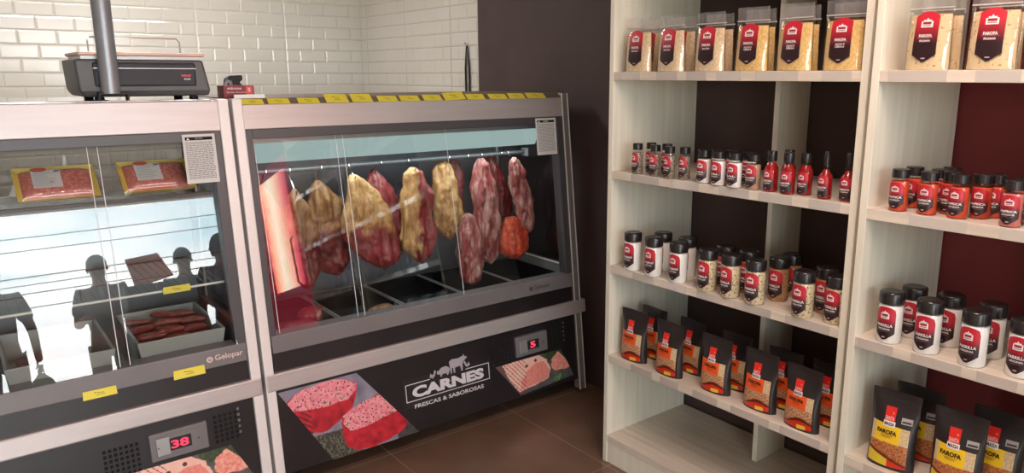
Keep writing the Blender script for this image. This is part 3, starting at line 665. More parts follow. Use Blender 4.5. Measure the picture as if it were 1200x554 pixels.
M['binplastic'] = mat('grey_white_bin', S(150, 150, 146), .4)
for i, (x0, x1) in enumerate(((-.60, -.30), (-.28, .02), (.06, .375), (.44, .735))):
    tt = thing('food_bin', ['white plastic bin at the far left end of the left case', 'white plastic bin of pale cuts left of the glass joint', 'white plastic bin with dark red cuts beside the sausage bin', 'white plastic bin heaped with thin red sausages'][i], 'bin', ((x0 + x1) / 2, 3.02, .562), 0, 'bins in the left case')
    a, b = (x1 - x0) / 2, .21; mb = MB(); h = .125
    o_ = [(-a + .02, -b + .02, 0), (a - .02, -b + .02, 0), (a - .02, b - .02, 0), (-a + .02, b - .02, 0)]; T = [(-a, -b, h), (a, -b, h), (a, b, h), (-a, b, h)]
    i_ = [(x * .93, y * .95, h) for x, y, z in T]; ib = [(x * .94, y * .96, .006) for x, y, z in o_]
    vs = o_ + T + i_ + ib; fs = [(3, 2, 1, 0), (12, 13, 14, 15)]
    for k in range(4): j = (k + 1) % 4; fs += [(k, j, 4 + j, 4 + k), (4 + k, 4 + j, 8 + j, 8 + k), (8 + k, 8 + j, 12 + j, 12 + k)]
    mb.add(vs, fs).build('basin', M['binplastic'], tt, bevel=.003)
M['sausage'] = noisy('sausage_skin', S(112, 44, 38), S(146, 72, 58), nscale=40, rough=.3)
proto = None
random.seed(11)
LN = ['nearest the glass at the left', 'nearest the glass in the middle', 'nearest the glass at the right']
for k in range(18):
    row, colm = divmod(k, 3); y = 2.86 + row * .052; x = .50 + colm * .082 + random.uniform(-.008, .008); z = .655 + .015 * (row % 2) + .012 * colm % .02
    if proto is None:
        pts = [(-.05 + .1 * q / 10, .012 * math.sin(math.pi * q / 10), 0) for q in range(11)]
        proto = tag(MB().tube(pts, [.002, .009, .0125, .0135, .014, .014, .014, .0135, .0125, .009, .002], 10).build('sausage', M['sausage'], None, smooth=True), 'x', 'sausage', 'sausages heaped in the white bin'); o = proto
    else: o = proto.copy(); C.objects.link(o)
    o.location = (x, y, z); o.rotation_euler = (0, random.uniform(-.1, .1), random.uniform(-.5, .5))
    o['label'] = 'thin red sausage in the white bin, %s row from the glass, %s' % (['first', 'second', 'third', 'fourth', 'fifth', 'last'][row], ['left end', 'middle', 'right end'][colm])
mb = MB().box(.475, .70, 2.85, 3.19, .575, .645); tag(mb.build('sausage_heap', M['sausage'], None, bevel=.01), 'mass of red sausages filling the lower part of the white bin', 'meat')
for (x, lb, s) in ((.20, 'dark red cut in the bin beside the sausage bin', 4), (-.13, 'reddish cut in the bin left of the glass joint', 5)):
    meat(lb, x, .66, .62, .09, 'dark', 0, depth=.12, y=2.98, shape=2, seed=s, hook=False)
# ---------------------------------------------------------------- things on top of the cases
TOP = 1.518
t = thing('shop_scale', 'charcoal price scale with a steel plate on top of the left case', 'scale', (.575, 3.03, TOP))
w0, w1 = .205, .20; D = .15
mb = MB(); z0, z1 = .012, .135
vs = [(-w0 + .02, -D + .01, z0), (w0 - .005, -D + .01, z0), (w0 - .005, D, z0), (-w0 + .02, D, z0), (-w0 + .005, -D, z0 + .02), (w0, -D, z0 + .02), (w0, D, z0 + .02), (-w0 + .005, D, z0 + .02), (-w0, -D + .005, z1), (w1 - .012, -D + .005, z1), (w1 - .012, D, z1), (-w0, D, z1)]
fs = [(3, 2, 1, 0), (8, 9, 10, 11)]
for b in (0, 4):
    for i in range(4): j = (i + 1) % 4; fs.append((b + i, b + j, b + 4 + j, b + 4 + i))
body = mb.add(vs, fs).build('body', M['scale_grey'], t, bevel=.008, seg=3)
MB().box(-w0 + .05, w0 - .045, -D - .004, -D + .01, .045, .125).build('display_window', M['scale_dark'], t, bevel=.008)
MB().box(-w0 + .05, w0 - .045, -D - .006, -D - .003, .104, .107).build('trim_line', M['alu'], t)
d = Decal(lambda u, v, l: (u, -D - .0048 - .0003 * l, v)); d.text('balmak', w0 - .078, .083, .032, .009, S(226, 60, 66), .03); d.text('ECO30', w0 - .076, .070, .020, .006, S(220, 220, 224), .02)
d.build('maker_name', M['print'], t)
m = MB(); m.extx(-w0 + .02, w0 - .02, [(-D + .01, .135), (D - .01, .135), (D - .01, .146), (-D + .01, .146)]); m.build('tray_support', M['alu'], t)
m = MB(); m.box(-w0 + .012, w1 - .005, -D - .004, D, .146, .158); m.build('weighing_plate', M['plate'], t, bevel=.005)
MB().tube([(-.125, .1, .155), (-.125, .1, .205), (-.115, .1, .215), (.165, .1, .215), (.175, .1, .205), (.175, .1, .155)], .0028, 8).build('rear_guard', M['chrome'], t, smooth=True)
for sx in (-.14, .155):
    for sy in (-.11, .11): MB().lathe([(.014, 0), (.016, .004), (.013, .014), (.010, .028)], 14, sx, sy).build('foot', M['blackmat'], t, smooth=True)

t = thing('support_pole', 'round grey pole rising from a black bracket in front of the scale', 'pole', (.462, 2.862, TOP))
MB().tube([(0, 0, .024), (0, 0, ZC - TOP)], .0285, 28).build('tube', M['pole'], t, smooth=True)
m = MB(); m.box(-.038, .050, -.016, .026, .020, .028); m.box(.044, .050, -.016, .026, -.0, .022); m.box(-.038, -.032, -.012, .026, 0, .022); m.box(-.055, -.012, -.016, .026, 0, .003)
m.build('bracket', M['blackmat'], t, bevel=.001)

t = thing('red_carton', 'small dark red carton lying across the gap between the two cases', 'box', (.888, 2.945, TOP), .0)
MB().box(-.052, .058, -.02, .06, 0, .046).build('carton', mat('dark_red_card', S(132, 40, 50), .5), t, bevel=.001)
d = Decal(lambda u, v, l: (u, -.0206 - .0003 * l, v)); d.text('vidrone', -.014, .036, .052, .010, S(226, 196, 196), .02); d.text('lava-louca', -.006, .022, .07, .007, S(214, 176, 178), .01)
d.rect(.028, .052, .012, .043, S(214, 74, 72)).up(); d.text('5', .040, .030, .008, .014, S(240, 200, 196), .03); d.build('print', M['print'], t)
t = thing('handheld_scanner', 'small black head with a grey grip poking up behind the red carton', 'gadget', (.905, 3.03, TOP))
m = MB()
pr = [(-.034, .05), (-.030, .070), (-.016, .082), (.026, .084), (.030, .082), (.030, .066), (.018, .058), (.026, .048), (.048, .036), (.048, .0), (-.030, .0)]
n = len(pr); m.add([(x, -.018, z) for x, z in pr] + [(x, .018, z) for x, z in pr], [tuple(range(n)), tuple(range(n, 2 * n))[::-1]] + [(i, n + i, n + (i + 1) % n, (i + 1) % n) for i in range(n)])
m.build('head', M['blackmat'], t, bevel=.004)
MB().tube([(-.034, -.012, .0), (-.036, -.016, .03), (-.034, -.018, .052), (-.026, -.019, .064), (-.018, -.019, .06), (-.014, -.019, .03), (-.016, -.016, .0)], .007, 8).build('grip', mat('mid_grey', S(150, 150, 150), .5), t, smooth=True)
o = tag(MB().box(-.048, .062, -.002, .010, 0, .014).build('price_strip', M['white'], None, bevel=.001, loc=(.903, 2.868, TOP)), 'white plastic strip on the rim in front of the red carton', 'strip')

# tongs hanging on the tiled side wall
t = thing('tongs', 'dark metal tongs hanging from a hook on the tiled side wall', 'tongs', (XW - .012, 3.86, 1.785))
for s in (-1, 1): MB().tube([(0, s * .008, -.03), (0, s * .020, -.14), (0, s * .020, -.34)], [.004, .006, .006], 8).build('arm', M['blackmat'], t, smooth=True)
MB().tube([(0, -.008, -.03), (0, -.005, -.012), (0, .005, -.012), (0, .008, -.03)], .004, 8).build('spring', M['blackmat'], t)
MB().tube([(.008, 0, 0), (-.012, 0, -.004), (-.016, 0, .012)], .003, 6).build('wall_hook', M['alu'], t)

# ---------------------------------------------------------------- shelf units
SH = [1.615, 1.238, .860, .482, .124]
def shelf_unit(y0, y1, xf, label, tapes):
    """y1 is the far (left in the photo) end; xf the front"""
    t = thing('shelf_unit', label, 'shelves', (2.27, (y0 + y1) / 2, 0)); ox, oy = 2.27, (y0 + y1) / 2; xb = 2.508
    def P(mb, name, m, parent=t, **k): mb.v = [(a - ox, b - oy, c) for a, b, c in mb.v]; return mb.build(name, m, parent, **k)
    for ya in (y0, y1 - .022): P(MB().box(xf, xb, ya, ya + .022, 0, 2.3), 'side_panel', M['wood'], bevel=.0015)
    for i, z in enumerate(SH + [2.0]):
        s = P(MB().box(xf + .001, xb, y0 + .022, y1 - .022, z - .031, z), 'shelf_board', M['shelfwood'], bevel=.0015)
        rnd = random.Random(int(y0 * 100) + i); segs = []; q = y0 + .05
        while i < 4 and q < y1 - .12: l = rnd.uniform(.08, .16); segs.append((q, min(q + l, y1 - .03))); q += l + rnd.uniform(.03, .09)
        for a, b in segs:
            m = MB(); m.box(xf - .0002, xf + .0008, a, b, z - .030, z - .001); m.v = [(p - ox, q - oy, r) for p, q, r in m.v]; m.build('edge_strip', M['tape'], s)
    P(MB().box(xf + .004, xf + .022, y0 + .022, y1 - .022, 0, .092), 'plinth', M['wood'], bevel=.001)
    P(MB().box(xf, xf + .018, y0 + .022, y1 - .022, 2.27, 2.3), 'top_rail', M['wood'])
    ym = y1 - .544 * (y1 - y0) / 1.034
    for a, b in zip([.124] + SH[3::-1], [s - .031 for s in SH[3::-1]] + [1.969]): P(MB().box(2.32, xb, ym - .01, ym + .01, a, b), 'divider', M['wood'])
    return t
shelf_unit(1.088, 2.122, 2.021, 'whitewashed oak shelf unit nearer the meat cases', [[(1.78, 1.90), (1.36, 1.44)], [(1.96, 2.10), (1.70, 1.80), (1.33, 1.42)], [(1.55, 1.66), (1.3, 1.36)], [(1.2, 1.3)]])
shelf_unit(.20, 1.067, 1.998, 'whitewashed oak shelf unit at the right edge of the photo', [[], [(.90, .98), (.56, .74)], [(.70, .82)], []])

# ---------------------------------------------------------------- jars, bottles, pouches, bags
REDL, DRK, WHT = S(190, 34, 52), S(44, 20, 26), S(236, 228, 226)
def lerp(a, b, t): t = max(0, min(1, t)); return tuple(a[i] * (1 - t) + b[i] * t for i in range(4))
def emblem(d, cu, cv, w, h):
    L = d.k
    d.rect(cu - w / 2, cu + w / 2, cv - h / 2, cv + h * .32, WHT, 4, 1, L)
    d.poly([(cu - w * .30, cv + h * .30), (cu + w * .30, cv + h * .30), (cu + w * .34, cv + h * .52), (cu + w * .12, cv + h * .48), (cu, cv + h * .78), (cu - w * .12, cv + h * .48), (cu - w * .34, cv + h * .52)], WHT, L + .2)
    d.rect(cu - w * .36, cu + w * .36, cv - h * .10, cv + h * .24, S(150, 40, 56), 4, 1, L + 1)
    d.rect(cu - w * .36, cu + w * .36, cv - h * .34, cv - h * .22, S(150, 120, 126), 4, 1, L + 1)
def jar_label(parent, R, z0, z1, l1, l2, half=1.0, bot=.2):
    H = z1 - z0
    def f(u, v, l): a = -math.pi / 2 + u * half; r = R + .0006 + .00035 * l; return (r * math.cos(a), r * math.sin(a), z0 + v * H)
    d = Decal(f)
    top = lambda u: 1 - .10 * abs(u) ** 2.2 - (.10 if abs(u) > .97 else 0)
    bt = lambda u: 0 + bot * max(0, (abs(u) - .15) / .85)
    d.grid(-1, 1, bt, top, lambda u, v: lerp(DRK, REDL, (v - .42) / .24), 18, 14); d.up()
    emblem(d, 0, .74, .80, .20)
    d.text(l1, 0, .44, 1.50, .085, WHT, .03, lift=2); d.text(l2, 0, .33, 1.15, .055, WHT, .02, lift=2)
    d.rect(-.45, .45, .255, .262, S(160, 140, 142), 4, 1, 2); d.rect(-.14, .14, .07, .10, S(190, 170, 170), 2, 1, 2)
    return d.build('label', M['print'], parent)
def big_jar(fill, l1, l2, label, m):
    t = thing('seasoning_jar', label, 'jar', (0, 0, 0), -math.pi / 2); R = .0335
    MB().lathe([(R - .003, .001), (R - .0012, .004), (R - .0012, .108), (R - .003, .111)], 32).build('powder', m, t, smooth=True)
    MB().lathe([(R - .002, 0), (R, .003), (R, .111), (R - .002, .116), (R - .004, .118)], 32).build('plastic_wall', M['jar_clear'], t, smooth=True)
    MB().lathe([(R - .001, .114), (R + .0008, .116), (R + .0008, .143), (R - .001, .147), (R - .005, .149), (R - .012, .1485)], 32).build('cap', M['cap'], t, smooth=True)
    jar_label(t, R, .012, .108, l1, l2, .86); return t
def small_jar(m, l1, l2, wide=False):
    t = thing('spice_jar', '', 'jar', (0, 0, 0), -math.pi / 2); R = .0205 if not wide else .0245
    MB().lathe([(R - .003, .002), (R - .0015, .004), (R - .0015, .078), (R - .004, .082)], 24).build('spice', m, t, smooth=True)
    MB().lathe([(R - .002, 0), (R, .003), (R, .084), (R - .003, .091), (R - .005, .093)], 24).build('glass', M['jar_clear'], t, smooth=True)
    MB().lathe([(R - .003, .091), (R - .002, .092), (R - .002, .113), (R - .004, .115), (R - .009, .1152)], 24).build('cap', M['cap'], t, smooth=True)
    jar_label(t, R, .008, .080, l1, l2, 1.0); return t
def sauce(m, l1, l2, thin=False):
    t = thing('sauce_bottle', '', 'bottle', (0, 0, 0), -math.pi / 2); R = .0225 if not thin else .0205
    if not thin:
        MB().lathe([(R - .003, .001), (R - .001, .004), (R - .001, .075), (R * .62, .090), (R * .55, .094)], 24).build('sauce', m, t, smooth=True)
        MB().lathe([(R - .002, 0), (R, .003), (R, .076), (R * .68, .092), (R * .60, .098), (R * .6, .103)], 24).build('glass', M['jar_clear'], t, smooth=True)
        MB().lathe([(R * .68, .097), (R * .70, .099), (R * .70, .126), (R * .66, .130), (.004, .130)], 24).build('cap', M['cap'], t, smooth=True)
    else:
        MB().lathe([(R - .003, .001), (R - .001, .004), (R - .001, .070), (R * .5, .082), (.0065, .09)], 24).build('sauce', m, t, smooth=True)
        MB().lathe([(R - .002, 0), (R, .003), (R, .071), (R * .55, .084), (.0078, .092), (.0075, .108)], 24).build('glass', M['jar_clear'], t, smooth=True)
        MB().lathe([(.0085, .104), (.0085, .118), (.007, .140), (.0055, .143), (.003, .1435)], 20).build('cap', M['cap'], t, smooth=True)
    jar_label(t, R, .007, .073, l1, l2, 1.0, .05); return t
F = {}
F['white'] = noisy('white_powder', S(252, 250, 246), S(246, 243, 238), nscale=30, rough=.7)
F['speck'] = noisy('speckled_powder', S(120, 104, 66), S(222, 204, 168), nscale=140, rough=.8, lo=.36, hi=.46)
F['tan'] = noisy('tan_powder', S(158, 112, 74), S(196, 150, 108), nscale=120, rough=.8)
F['grey'] = noisy('grey_pepper', S(96, 84, 74), S(176, 160, 144), nscale=160, rough=.8, lo=.4, hi=.6)
F['pink'] = mat('white_salt', S(252, 244, 240), .7)
F['beige'] = noisy('beige_spice', S(170, 130, 106), S(190, 150, 124), nscale=60, rough=.8)
F['redsauce'] = mat('red_sauce', S(150, 22, 22), .2)
F['orange'] = noisy('orange_paprika', S(222, 84, 34), S(206, 64, 26), nscale=50, rough=.7)
F['rosy'] = mat('rosy_spice', S(206, 120, 110), .7)
row_words = ['leftmost', 'second from left', 'third from left', 'fourth from left', 'fifth from left', 'sixth from left', 'rightmost']
def put(proto, items, z, group):
    first = True
    for (x, y, lb) in items:
        o = proto if first else dup(proto); first = False
        o.location = (x, y, z); o['label'] = lb; o['group'] = group
        o.rotation_euler = (0, 0, -math.pi / 2 + random.uniform(-.10, .10))
random.seed(21)
U, V_ = 'near shelf unit', 'right shelf unit'
z = SH[1]
put(small_jar(F['grey'], 'PIMENTA', 'MISTA'), [
    (2.040, 1.981, 'small grey pepper jar, front left corner of the second shelf by the oak side panel'), (2.101, 1.969, 'small grey pepper jar tucked behind the leftmost one'),
    (2.044, 1.894, 'small grey pepper jar, second in the front row of the second shelf'), (2.110, 1.897, 'small grey pepper jar in the back row between second and third front jars'),
    (2.034, 1.815, 'small grey pepper jar, third in the front row of the second shelf'), (2.060, 1.766, 'small dark grey pepper jar, rightmost of the pepper cluster')], z, 'small pepper jars')
put(small_jar(F['pink'], 'SAL', 'DE PARRILLA', True), [
    (2.042, 1.664, 'slim white salt jar with a black cap, leftmost of the white ones'), (2.036, 1.596, 'slim white salt jar with a black cap, middle of the front row'), (2.034, 1.528, 'slim bright white salt jar beside the beige one'),
    (2.105, 1.655, 'salt jar hidden behind the leftmost white one, only its cap clear'), (2.105, 1.590, 'salt jar standing behind the middle white one, only its cap clear'), (2.105, 1.525, 'salt jar standing behind the bright white one beside the beige jar')], z, 'slim salt jars')
put(small_jar(F['beige'], 'ALHO', 'FRITO', True), [(2.048, 1.465, 'slim jar of beige brown seasoning right of the white salt jars')], z, 'beige jar')
put(sauce(F['redsauce'], 'PIMENTA', 'MALAGUETA'), [
    (2.055, 1.402, 'red sauce bottle with a tall black cap, leftmost of the sauces'), (2.047, 1.335, 'red sauce bottle with a tall black cap, middle of three in front'), (2.075, 1.292, 'red sauce bottle with a tall black cap, beside the thin-necked ones'),
    (2.125, 1.385, 'red sauce bottle standing behind the leftmost sauce')], z, 'red sauce bottles')
put(sauce(F['redsauce'], 'PIMENTA', 'BIQUINHO', True), [(2.054, 1.211, 'thin-necked red sauce bottle standing alone, left of two'), (2.064, 1.146, 'thin-necked red sauce bottle next to the upright at the shelf end')], z, 'thin-necked sauce bottles')
z = SH[2]
put(big_jar(F['white'], 'CHURRAS', 'ESPECIAL', '', F['white']), [
    (2.047, 2.000, 'white powder jar with flat black cap, leftmost on the third shelf'), (2.046, 1.888, 'white powder jar with flat black cap, second in front on the third shelf'), (2.047, 1.766, 'white powder jar with flat black cap, third in front, before the speckled ones'),
    (2.137, 1.925, 'white powder jar in the back row, left one'), (2.139, 1.804, 'white powder jar in the back row, right one')], z, 'white powder jars')
put(big_jar(None, 'PARRILLA', 'CHIMICHURRI', '', F['speck']), [
    (2.045, 1.630, 'speckled beige seasoning jar, first of its kind beside the white jars'), (2.045, 1.530, 'speckled beige seasoning jar, second in the front row'), (2.045, 1.430, 'speckled beige seasoning jar, third in the front row'),
    (2.045, 1.250, 'speckled beige seasoning jar in front, just past the vertical divider'), (2.067, 1.150, 'speckled seasoning jar in front, against the right upright')], z, 'speckled seasoning jars')
put(big_jar(None, 'PARRILLA', 'DEFUMADA', '', F['tan']), [
    (2.139, 1.403, 'tan seasoning jar in the back row by the divider'), (2.139, 1.625, 'seasoning jar behind the first speckled one'), (2.139, 1.528, 'seasoning jar behind the second speckled one'), (2.215, 1.405, 'seasoning jar deepest on the third shelf, its cap above another cap'),
    (2.139, 1.228, 'seasoning jar in the back row near the right upright')], z, 'tan seasoning jars')
z = SH[1]
put(small_jar(F['orange'], 'PAPRICA', 'DEFUMADA', True), [
    (2.030, .974, 'orange paprika jar with a black cap, leftmost on the right unit'), (2.034, .898, 'orange paprika jar with a black cap, second in front on the right unit'), (2.040, .822, 'bright orange paprika jar, third in front on the right unit'),
    (2.112, .975, 'paprika jar behind the leftmost orange one'), (2.112, .905, 'paprika jar in the back row behind the second front one'), (2.085, .862, 'dark paprika jar between the second and third front jars'),
    (2.085, .785, 'paprika jar half hidden behind the third front one'), (2.120, .765, 'orange red paprika jar in the back row, right one'), (2.180, .905, 'paprika jar deepest in the cluster, only its cap showing')], z, 'orange paprika jars')
put(small_jar(F['rosy'], 'PAPRICA', 'DOCE', True), [(2.026, .692, 'rosy spice jar standing apart right of the orange jars'), (2.065, .632, 'rosy spice jar cut by the right edge of the photo'), (2.095, .690, 'rosy spice jar behind the lone one')], z, 'rosy spice jars')
z = SH[2]
put(big_jar(F['white'], 'PARRILLA', 'ORIGINAL', '', F['white']), [
    (2.036, .966, 'large white jar with red label, leftmost in front on the right unit'), (2.036, .860, 'large white jar with red label, second in front on the right unit'), (2.034, .741, 'large white jar with red label, third in front on the right unit'), (2.050, .633, 'large white jar with red label, at the right edge of the photo'),
    (2.133, .949, 'large white jar in the back row of the right unit, leftmost'), (2.136, .847, 'large white jar in the back row of the right unit, second'), (2.133, .738, 'large white jar in the back row of the right unit, third')], z, 'large white jars on the right unit')

# pouches
def pouch(W_, H_, T_, front, l1):
    t = thing('stand_up_pouch', '', 'pouch', (0, 0, 0), -math.pi / 2)
    def hw(v): return W_ / 2 * (1 - .05 * math.sin(math.pi * v) + .02 * v)
    def th(v): return max(.002, T_ / 2 * (1 - v ** 1.5) ** 1.0 * (1 - .18 * max(0, .2 - v) * 5)) 
    def pt(u, v, s, l=0):
        b = (max(0, 1 - abs(u) ** 2.6)) ** .6
        y = s * (th(v) * b) + s * (.0006 + .0004 * l) + .004 * math.sin(3 * u + 9 * v) * v * v * .7
        return (u * hw(v), y, v * H_ + .004 * (1 - abs(u)) * (-1 if v < .05 else 0) * 0)
    nu, nv = 20, 26; mb = MB()
    for s in (-1, 1):
        vs = [pt(-1 + 2 * i / nu, j / nv, s) for j in range(nv + 1) for i in range(nu + 1)]
        fs = [(j * (nu + 1) + i, j * (nu + 1) + i + 1, (j + 1) * (nu + 1) + i + 1, (j + 1) * (nu + 1) + i) for j in range(nv) for i in range(nu)]
        if s > 0: fs = [f[::-1] for f in fs]
        mb.add(vs, fs)
    k = (nu + 1) * (nv + 1)
    mb.f += [(j * (nu + 1), (j + 1) * (nu + 1), k + (j + 1) * (nu + 1), k + j * (nu + 1)) for j in range(nv)] + [((j + 1) * (nu + 1) + nu, j * (nu + 1) + nu, k + j * (nu + 1) + nu, k + (j + 1) * (nu + 1) + nu) for j in range(nv)]
    mb.f += [(i + 1, i, k + i, k + i + 1) for i in range(nu)] + [(nv * (nu + 1) + i, nv * (nu + 1) + i + 1, k + nv * (nu + 1) + i + 1, k + nv * (nu + 1) + i) for i in range(nu)]
    mb.build('bag', M['pouch'], t, smooth=True)
    m = MB()
    for j in (.885, .90): m.add([pt(-1 + 2 * i / 12, j + .004 * q, -1, 2) for q in (0, 1) for i in range(13)], [(i, i + 1, 14 + i, 13 + i) for i in range(12)])
    m.build('zip_line', mat('zip_grey', S(58, 52, 52), .4), t)
    d = Decal(lambda u, v, l: pt(u, v, -1, 1 + l))
    A, Bc = (S(236, 92, 36), S(206, 52, 26)) if front == 'o' else (S(238, 196, 40), S(240, 204, 60))
    def paint(u, v):
        n = noise.noise(Vector((u * 7, v * 22, 3))); n2 = noise.noise(Vector((u * 18, v * 50, 7)))
        if v < .34:
            base = S(176, 96, 52)
            if front == 'o':
                c = lerp(S(222, 176, 132), S(120, 52, 30), .5 + n2)
                if v < .16 + .06 * math.sin(u * 3 + 1): c = S(96, 34, 20) if v > .12 + .04 * math.sin(u * 3 + 1) else S(206, 48, 24)
                if u > .02 and v < .10 and u < .5: c = S(240, 190, 60)
                return c
            c = lerp(S(214, 140, 84), S(112, 44, 28), .5 + n2)
            if v < .17 - .10 * u: c = S(110, 40, 24) if v > .13 - .10 * u else (S(226, 196, 60) if u < 0 else S(208, 54, 30))
            return c
        if u > .42: return S(212, 186, 148) if n2 > -.1 else S(190, 160, 120)
        if u < -.70 and front != 'o': return S(206, 184, 150)
        return A
    u0, u1 = -.86, .76
    d.grid(u0, u1, lambda u: .03 + .02 * abs(u), lambda u: .585 - .03 * (u - u0) / (u1 - u0) * (1 if front == 'o' else 1), paint, 44, 60); d.up()
    d.rect(-.34, .10, .56, .80, S(222, 40, 34), 4, 6, 2); d.rect(-.36, .14, .545, .62, WHT, 4, 2, 3)
    d.text('MASSA', -.11, .583, .42, .045, S(30, 24, 24), .03, lift=4); d.text('SANTA', -.12, .655, .38, .050, S(240, 200, 190), .02, lift=4)
    d.rect(-.04, .03, .71, .74, S(250, 120, 70), lift=4)
    d.text(l1, -.16, .475, .86, .058, S(40, 22, 20), .04, lift=4); d.rect(-.42, .10, .425, .432, S(170, 70, 30), 3, 1, 4); d.rect(-.36, .04, .405, .412, S(170, 70, 30), 3, 1, 4)
    if front != 'o': d.rect(.36, .80, .62, .70, S(176, 168, 166), 3, 2, 2); d.rect(.40, .76, .635, .66, S(60, 54, 54), 3, 1, 3)
    d.build('label', M['print'], t); return t
def putp(proto, items, z, group):
    first = True
    for (x, y, lb, rz, lean) in items:
        o = proto if first else dup(proto); first = False
        o.location = (x, y, z); o['label'] = lb; o['group'] = group; o.rotation_euler = (lean, 0, -math.pi / 2 + rz)
putp(pouch(.130, .207, .066, 'o', 'FAROFA'), [
    (2.065, 1.995, 'black and orange pouch, front left corner of the fourth shelf', .06, 0), (2.150, 1.965, 'black and orange pouch standing behind the leftmost one', .0, 0),
    (2.062, 1.805, 'black and orange pouch, second in the front row', .0, 0), (2.150, 1.767, 'black and orange pouch behind the second front one, silver corner showing', -.05, 0),
    (2.075, 1.593, 'black and orange pouch, middle of the front row', .04, 0), (2.155, 1.565, 'black and orange pouch behind the middle one', .0, 0),
    (2.075, 1.402, 'black and orange pouch, fourth in the front row', .0, 0), (2.150, 1.360, 'black and orange pouch behind the fourth front one', .03, 0),
    (2.062, 1.232, 'black and orange pouch, last in the front row beside the right upright', -.03, 0), (2.150, 1.190, 'black and orange pouch in the back right corner of the fourth shelf', .0, 0)], SH[3], 'black and orange pouches')
putp(pouch(.135, .228, .07, 'y', 'FAROFA'), [
    (2.048, .930, 'black and yellow pouch, front left on the right unit', .10, -.05), (2.165, .905, 'black pouch leaning behind the left yellow one', .05, .08),
    (2.062, .755, 'black and yellow pouch, second in front on the right unit', .05, 0), (2.150, .690, 'black and yellow pouch behind the second one on the right unit', .0, 0)], SH[3], 'black and yellow pouches')

# clear bags of farofa on the top shelf
def farofa_bag(l2, m, W_=.124, H_=.192):
    t = thing('farofa_bag', '', 'bag', (0, 0, 0), -math.pi / 2); HF = .150; T_ = .052
    def pt(u, v, s, l=0, k=1.0, hh=HF, tt=T_):
        b = (max(0, 1 - abs(u) ** 3.2)) ** .55; th = tt / 2 * (1 - .55 * v ** 2.2)
        return (u * W_ / 2 * k * (1 - .05 * v), s * (th * b + .0005 * l), v * hh + .001)
    def shell(k, hh, tt, endv=None):
        nu, nv = 18, 18; mb = MB()
        for s in (-1, 1):
            vs = []
            for j in range(nv + 1):
                for i in range(nu + 1):
                    p = pt(-1 + 2 * i / nu, j / nv, s, 0, k, hh, tt); wob = .0018 * noise.noise(Vector((p[0] * 60, s * 3, p[2] * 60)))
                    vs.append((p[0], p[1] + s * wob, p[2]))
            fs = [(j * (nu + 1) + i, j * (nu + 1) + i + 1, (j + 1) * (nu + 1) + i + 1, (j + 1) * (nu + 1) + i) for j in range(nv) for i in range(nu)]
            mb.add(vs, fs if s < 0 else [f[::-1] for f in fs])
        kk = (nu + 1) * (nv + 1)
        mb.f += [(nv * (nu + 1) + i, nv * (nu + 1) + i + 1, kk + nv * (nu + 1) + i + 1, kk + nv * (nu + 1) + i) for i in range(nu)] + [(i + 1, i, kk + i, kk + i + 1) for i in range(nu)]
        mb.f += [(j * (nu + 1), (j + 1) * (nu + 1), kk + (j + 1) * (nu + 1), kk + j * (nu + 1)) for j in range(nv)] + [((j + 1) * (nu + 1) + nu, j * (nu + 1) + nu, kk + j * (nu + 1) + nu, kk + (j + 1) * (nu + 1) + nu) for j in range(nv)]
        return mb
    shell(.93, HF - .012, T_ - .003).build('farofa_filling', m, t, smooth=True)
    fb = shell(1.0, HF, T_ + .001); fb.build('clear_film', M['film'], t, smooth=True)
    nu, nv = 16, 5; vs = []
    for j in range(nv + 1):
        for i in range(nu + 1):
            u = -1 + 2 * i / nu; v = j / nv
            vs.append((u * W_ / 2 * .97, .004 * math.sin(u * 9 + 2) * v + .003 * math.sin(u * 4), HF + v * (H_ - HF)))
    MB().add(vs, [(j * (nu + 1) + i, j * (nu + 1) + i + 1, (j + 1) * (nu + 1) + i + 1, (j + 1) * (nu + 1) + i) for j in range(nv) for i in range(nu)]).build('zip_header', M['header'], t, smooth=True)
    m_ = MB(); m_.box(-W_ / 2 * .95, W_ / 2 * .95, -.0035, .0035, HF + .004, HF + .007); m_.build('zip', mat('zip_clear', S(190, 184, 178), .3), t)
    d = Decal(lambda u, v, l: pt(u * .52, .13 + v * .84, -1, 3 + l))
    d.grid(-1, 1, lambda u: .16 * max(0, abs(u) - .1), lambda u: 1 - .12 * max(0, abs(u) - .25) ** 1.2, lambda u, v: lerp(S(44, 22, 28), S(192, 36, 54), (v - .38) / .42), 16, 16); d.up()
    emblem(d, 0, .76, 1.0, .15)
    d.text('FAROFA', 0, .52, 1.1, .062, WHT, .03, lift=2)
    for k, s in enumerate(l2.split('/')): d.text(s, 0, .42 - .055 * k, .9, .042, WHT, .02, lift=2)
    d.rect(-.7, .7, .475, .480, S(170, 130, 136), 4, 1, 2); d.rect(-.18, .18, .06, .085, S(180, 160, 164), 2, 1, 2)
    d.build('label', M['print'], t); return t
FM = [noisy('pale_farofa', S(222, 192, 150), S(242, 222, 186), nscale=150, rough=.85, bump=.4), noisy('golden_farofa', S(220, 178, 106), S(240, 208, 142), nscale=150, rough=.85, bump=.4), noisy('herbed_farofa', S(160, 126, 88), S(228, 204, 162), nscale=110, rough=.85, lo=.30, hi=.42, bump=.4)]
putp(farofa_bag('BACON', FM[0]), [(2.052, 1.998, 'clear bag of pale farofa, leftmost on the top shelf', .05, 0), (2.050, 1.838, 'clear bag of pale farofa, second on the top shelf', 0, 0), (2.052, 1.668, 'clear bag of pale farofa, third on the top shelf', .03, 0),
    (2.140, 2.018, 'pale farofa bag behind the leftmost one on the top shelf', 0, 0), (2.140, 1.866, 'pale farofa bag behind the second one on the top shelf', 0, 0), (2.140, 1.700, 'pale farofa bag behind the third one on the top shelf', 0, 0)], SH[0], 'bags of pale farofa')
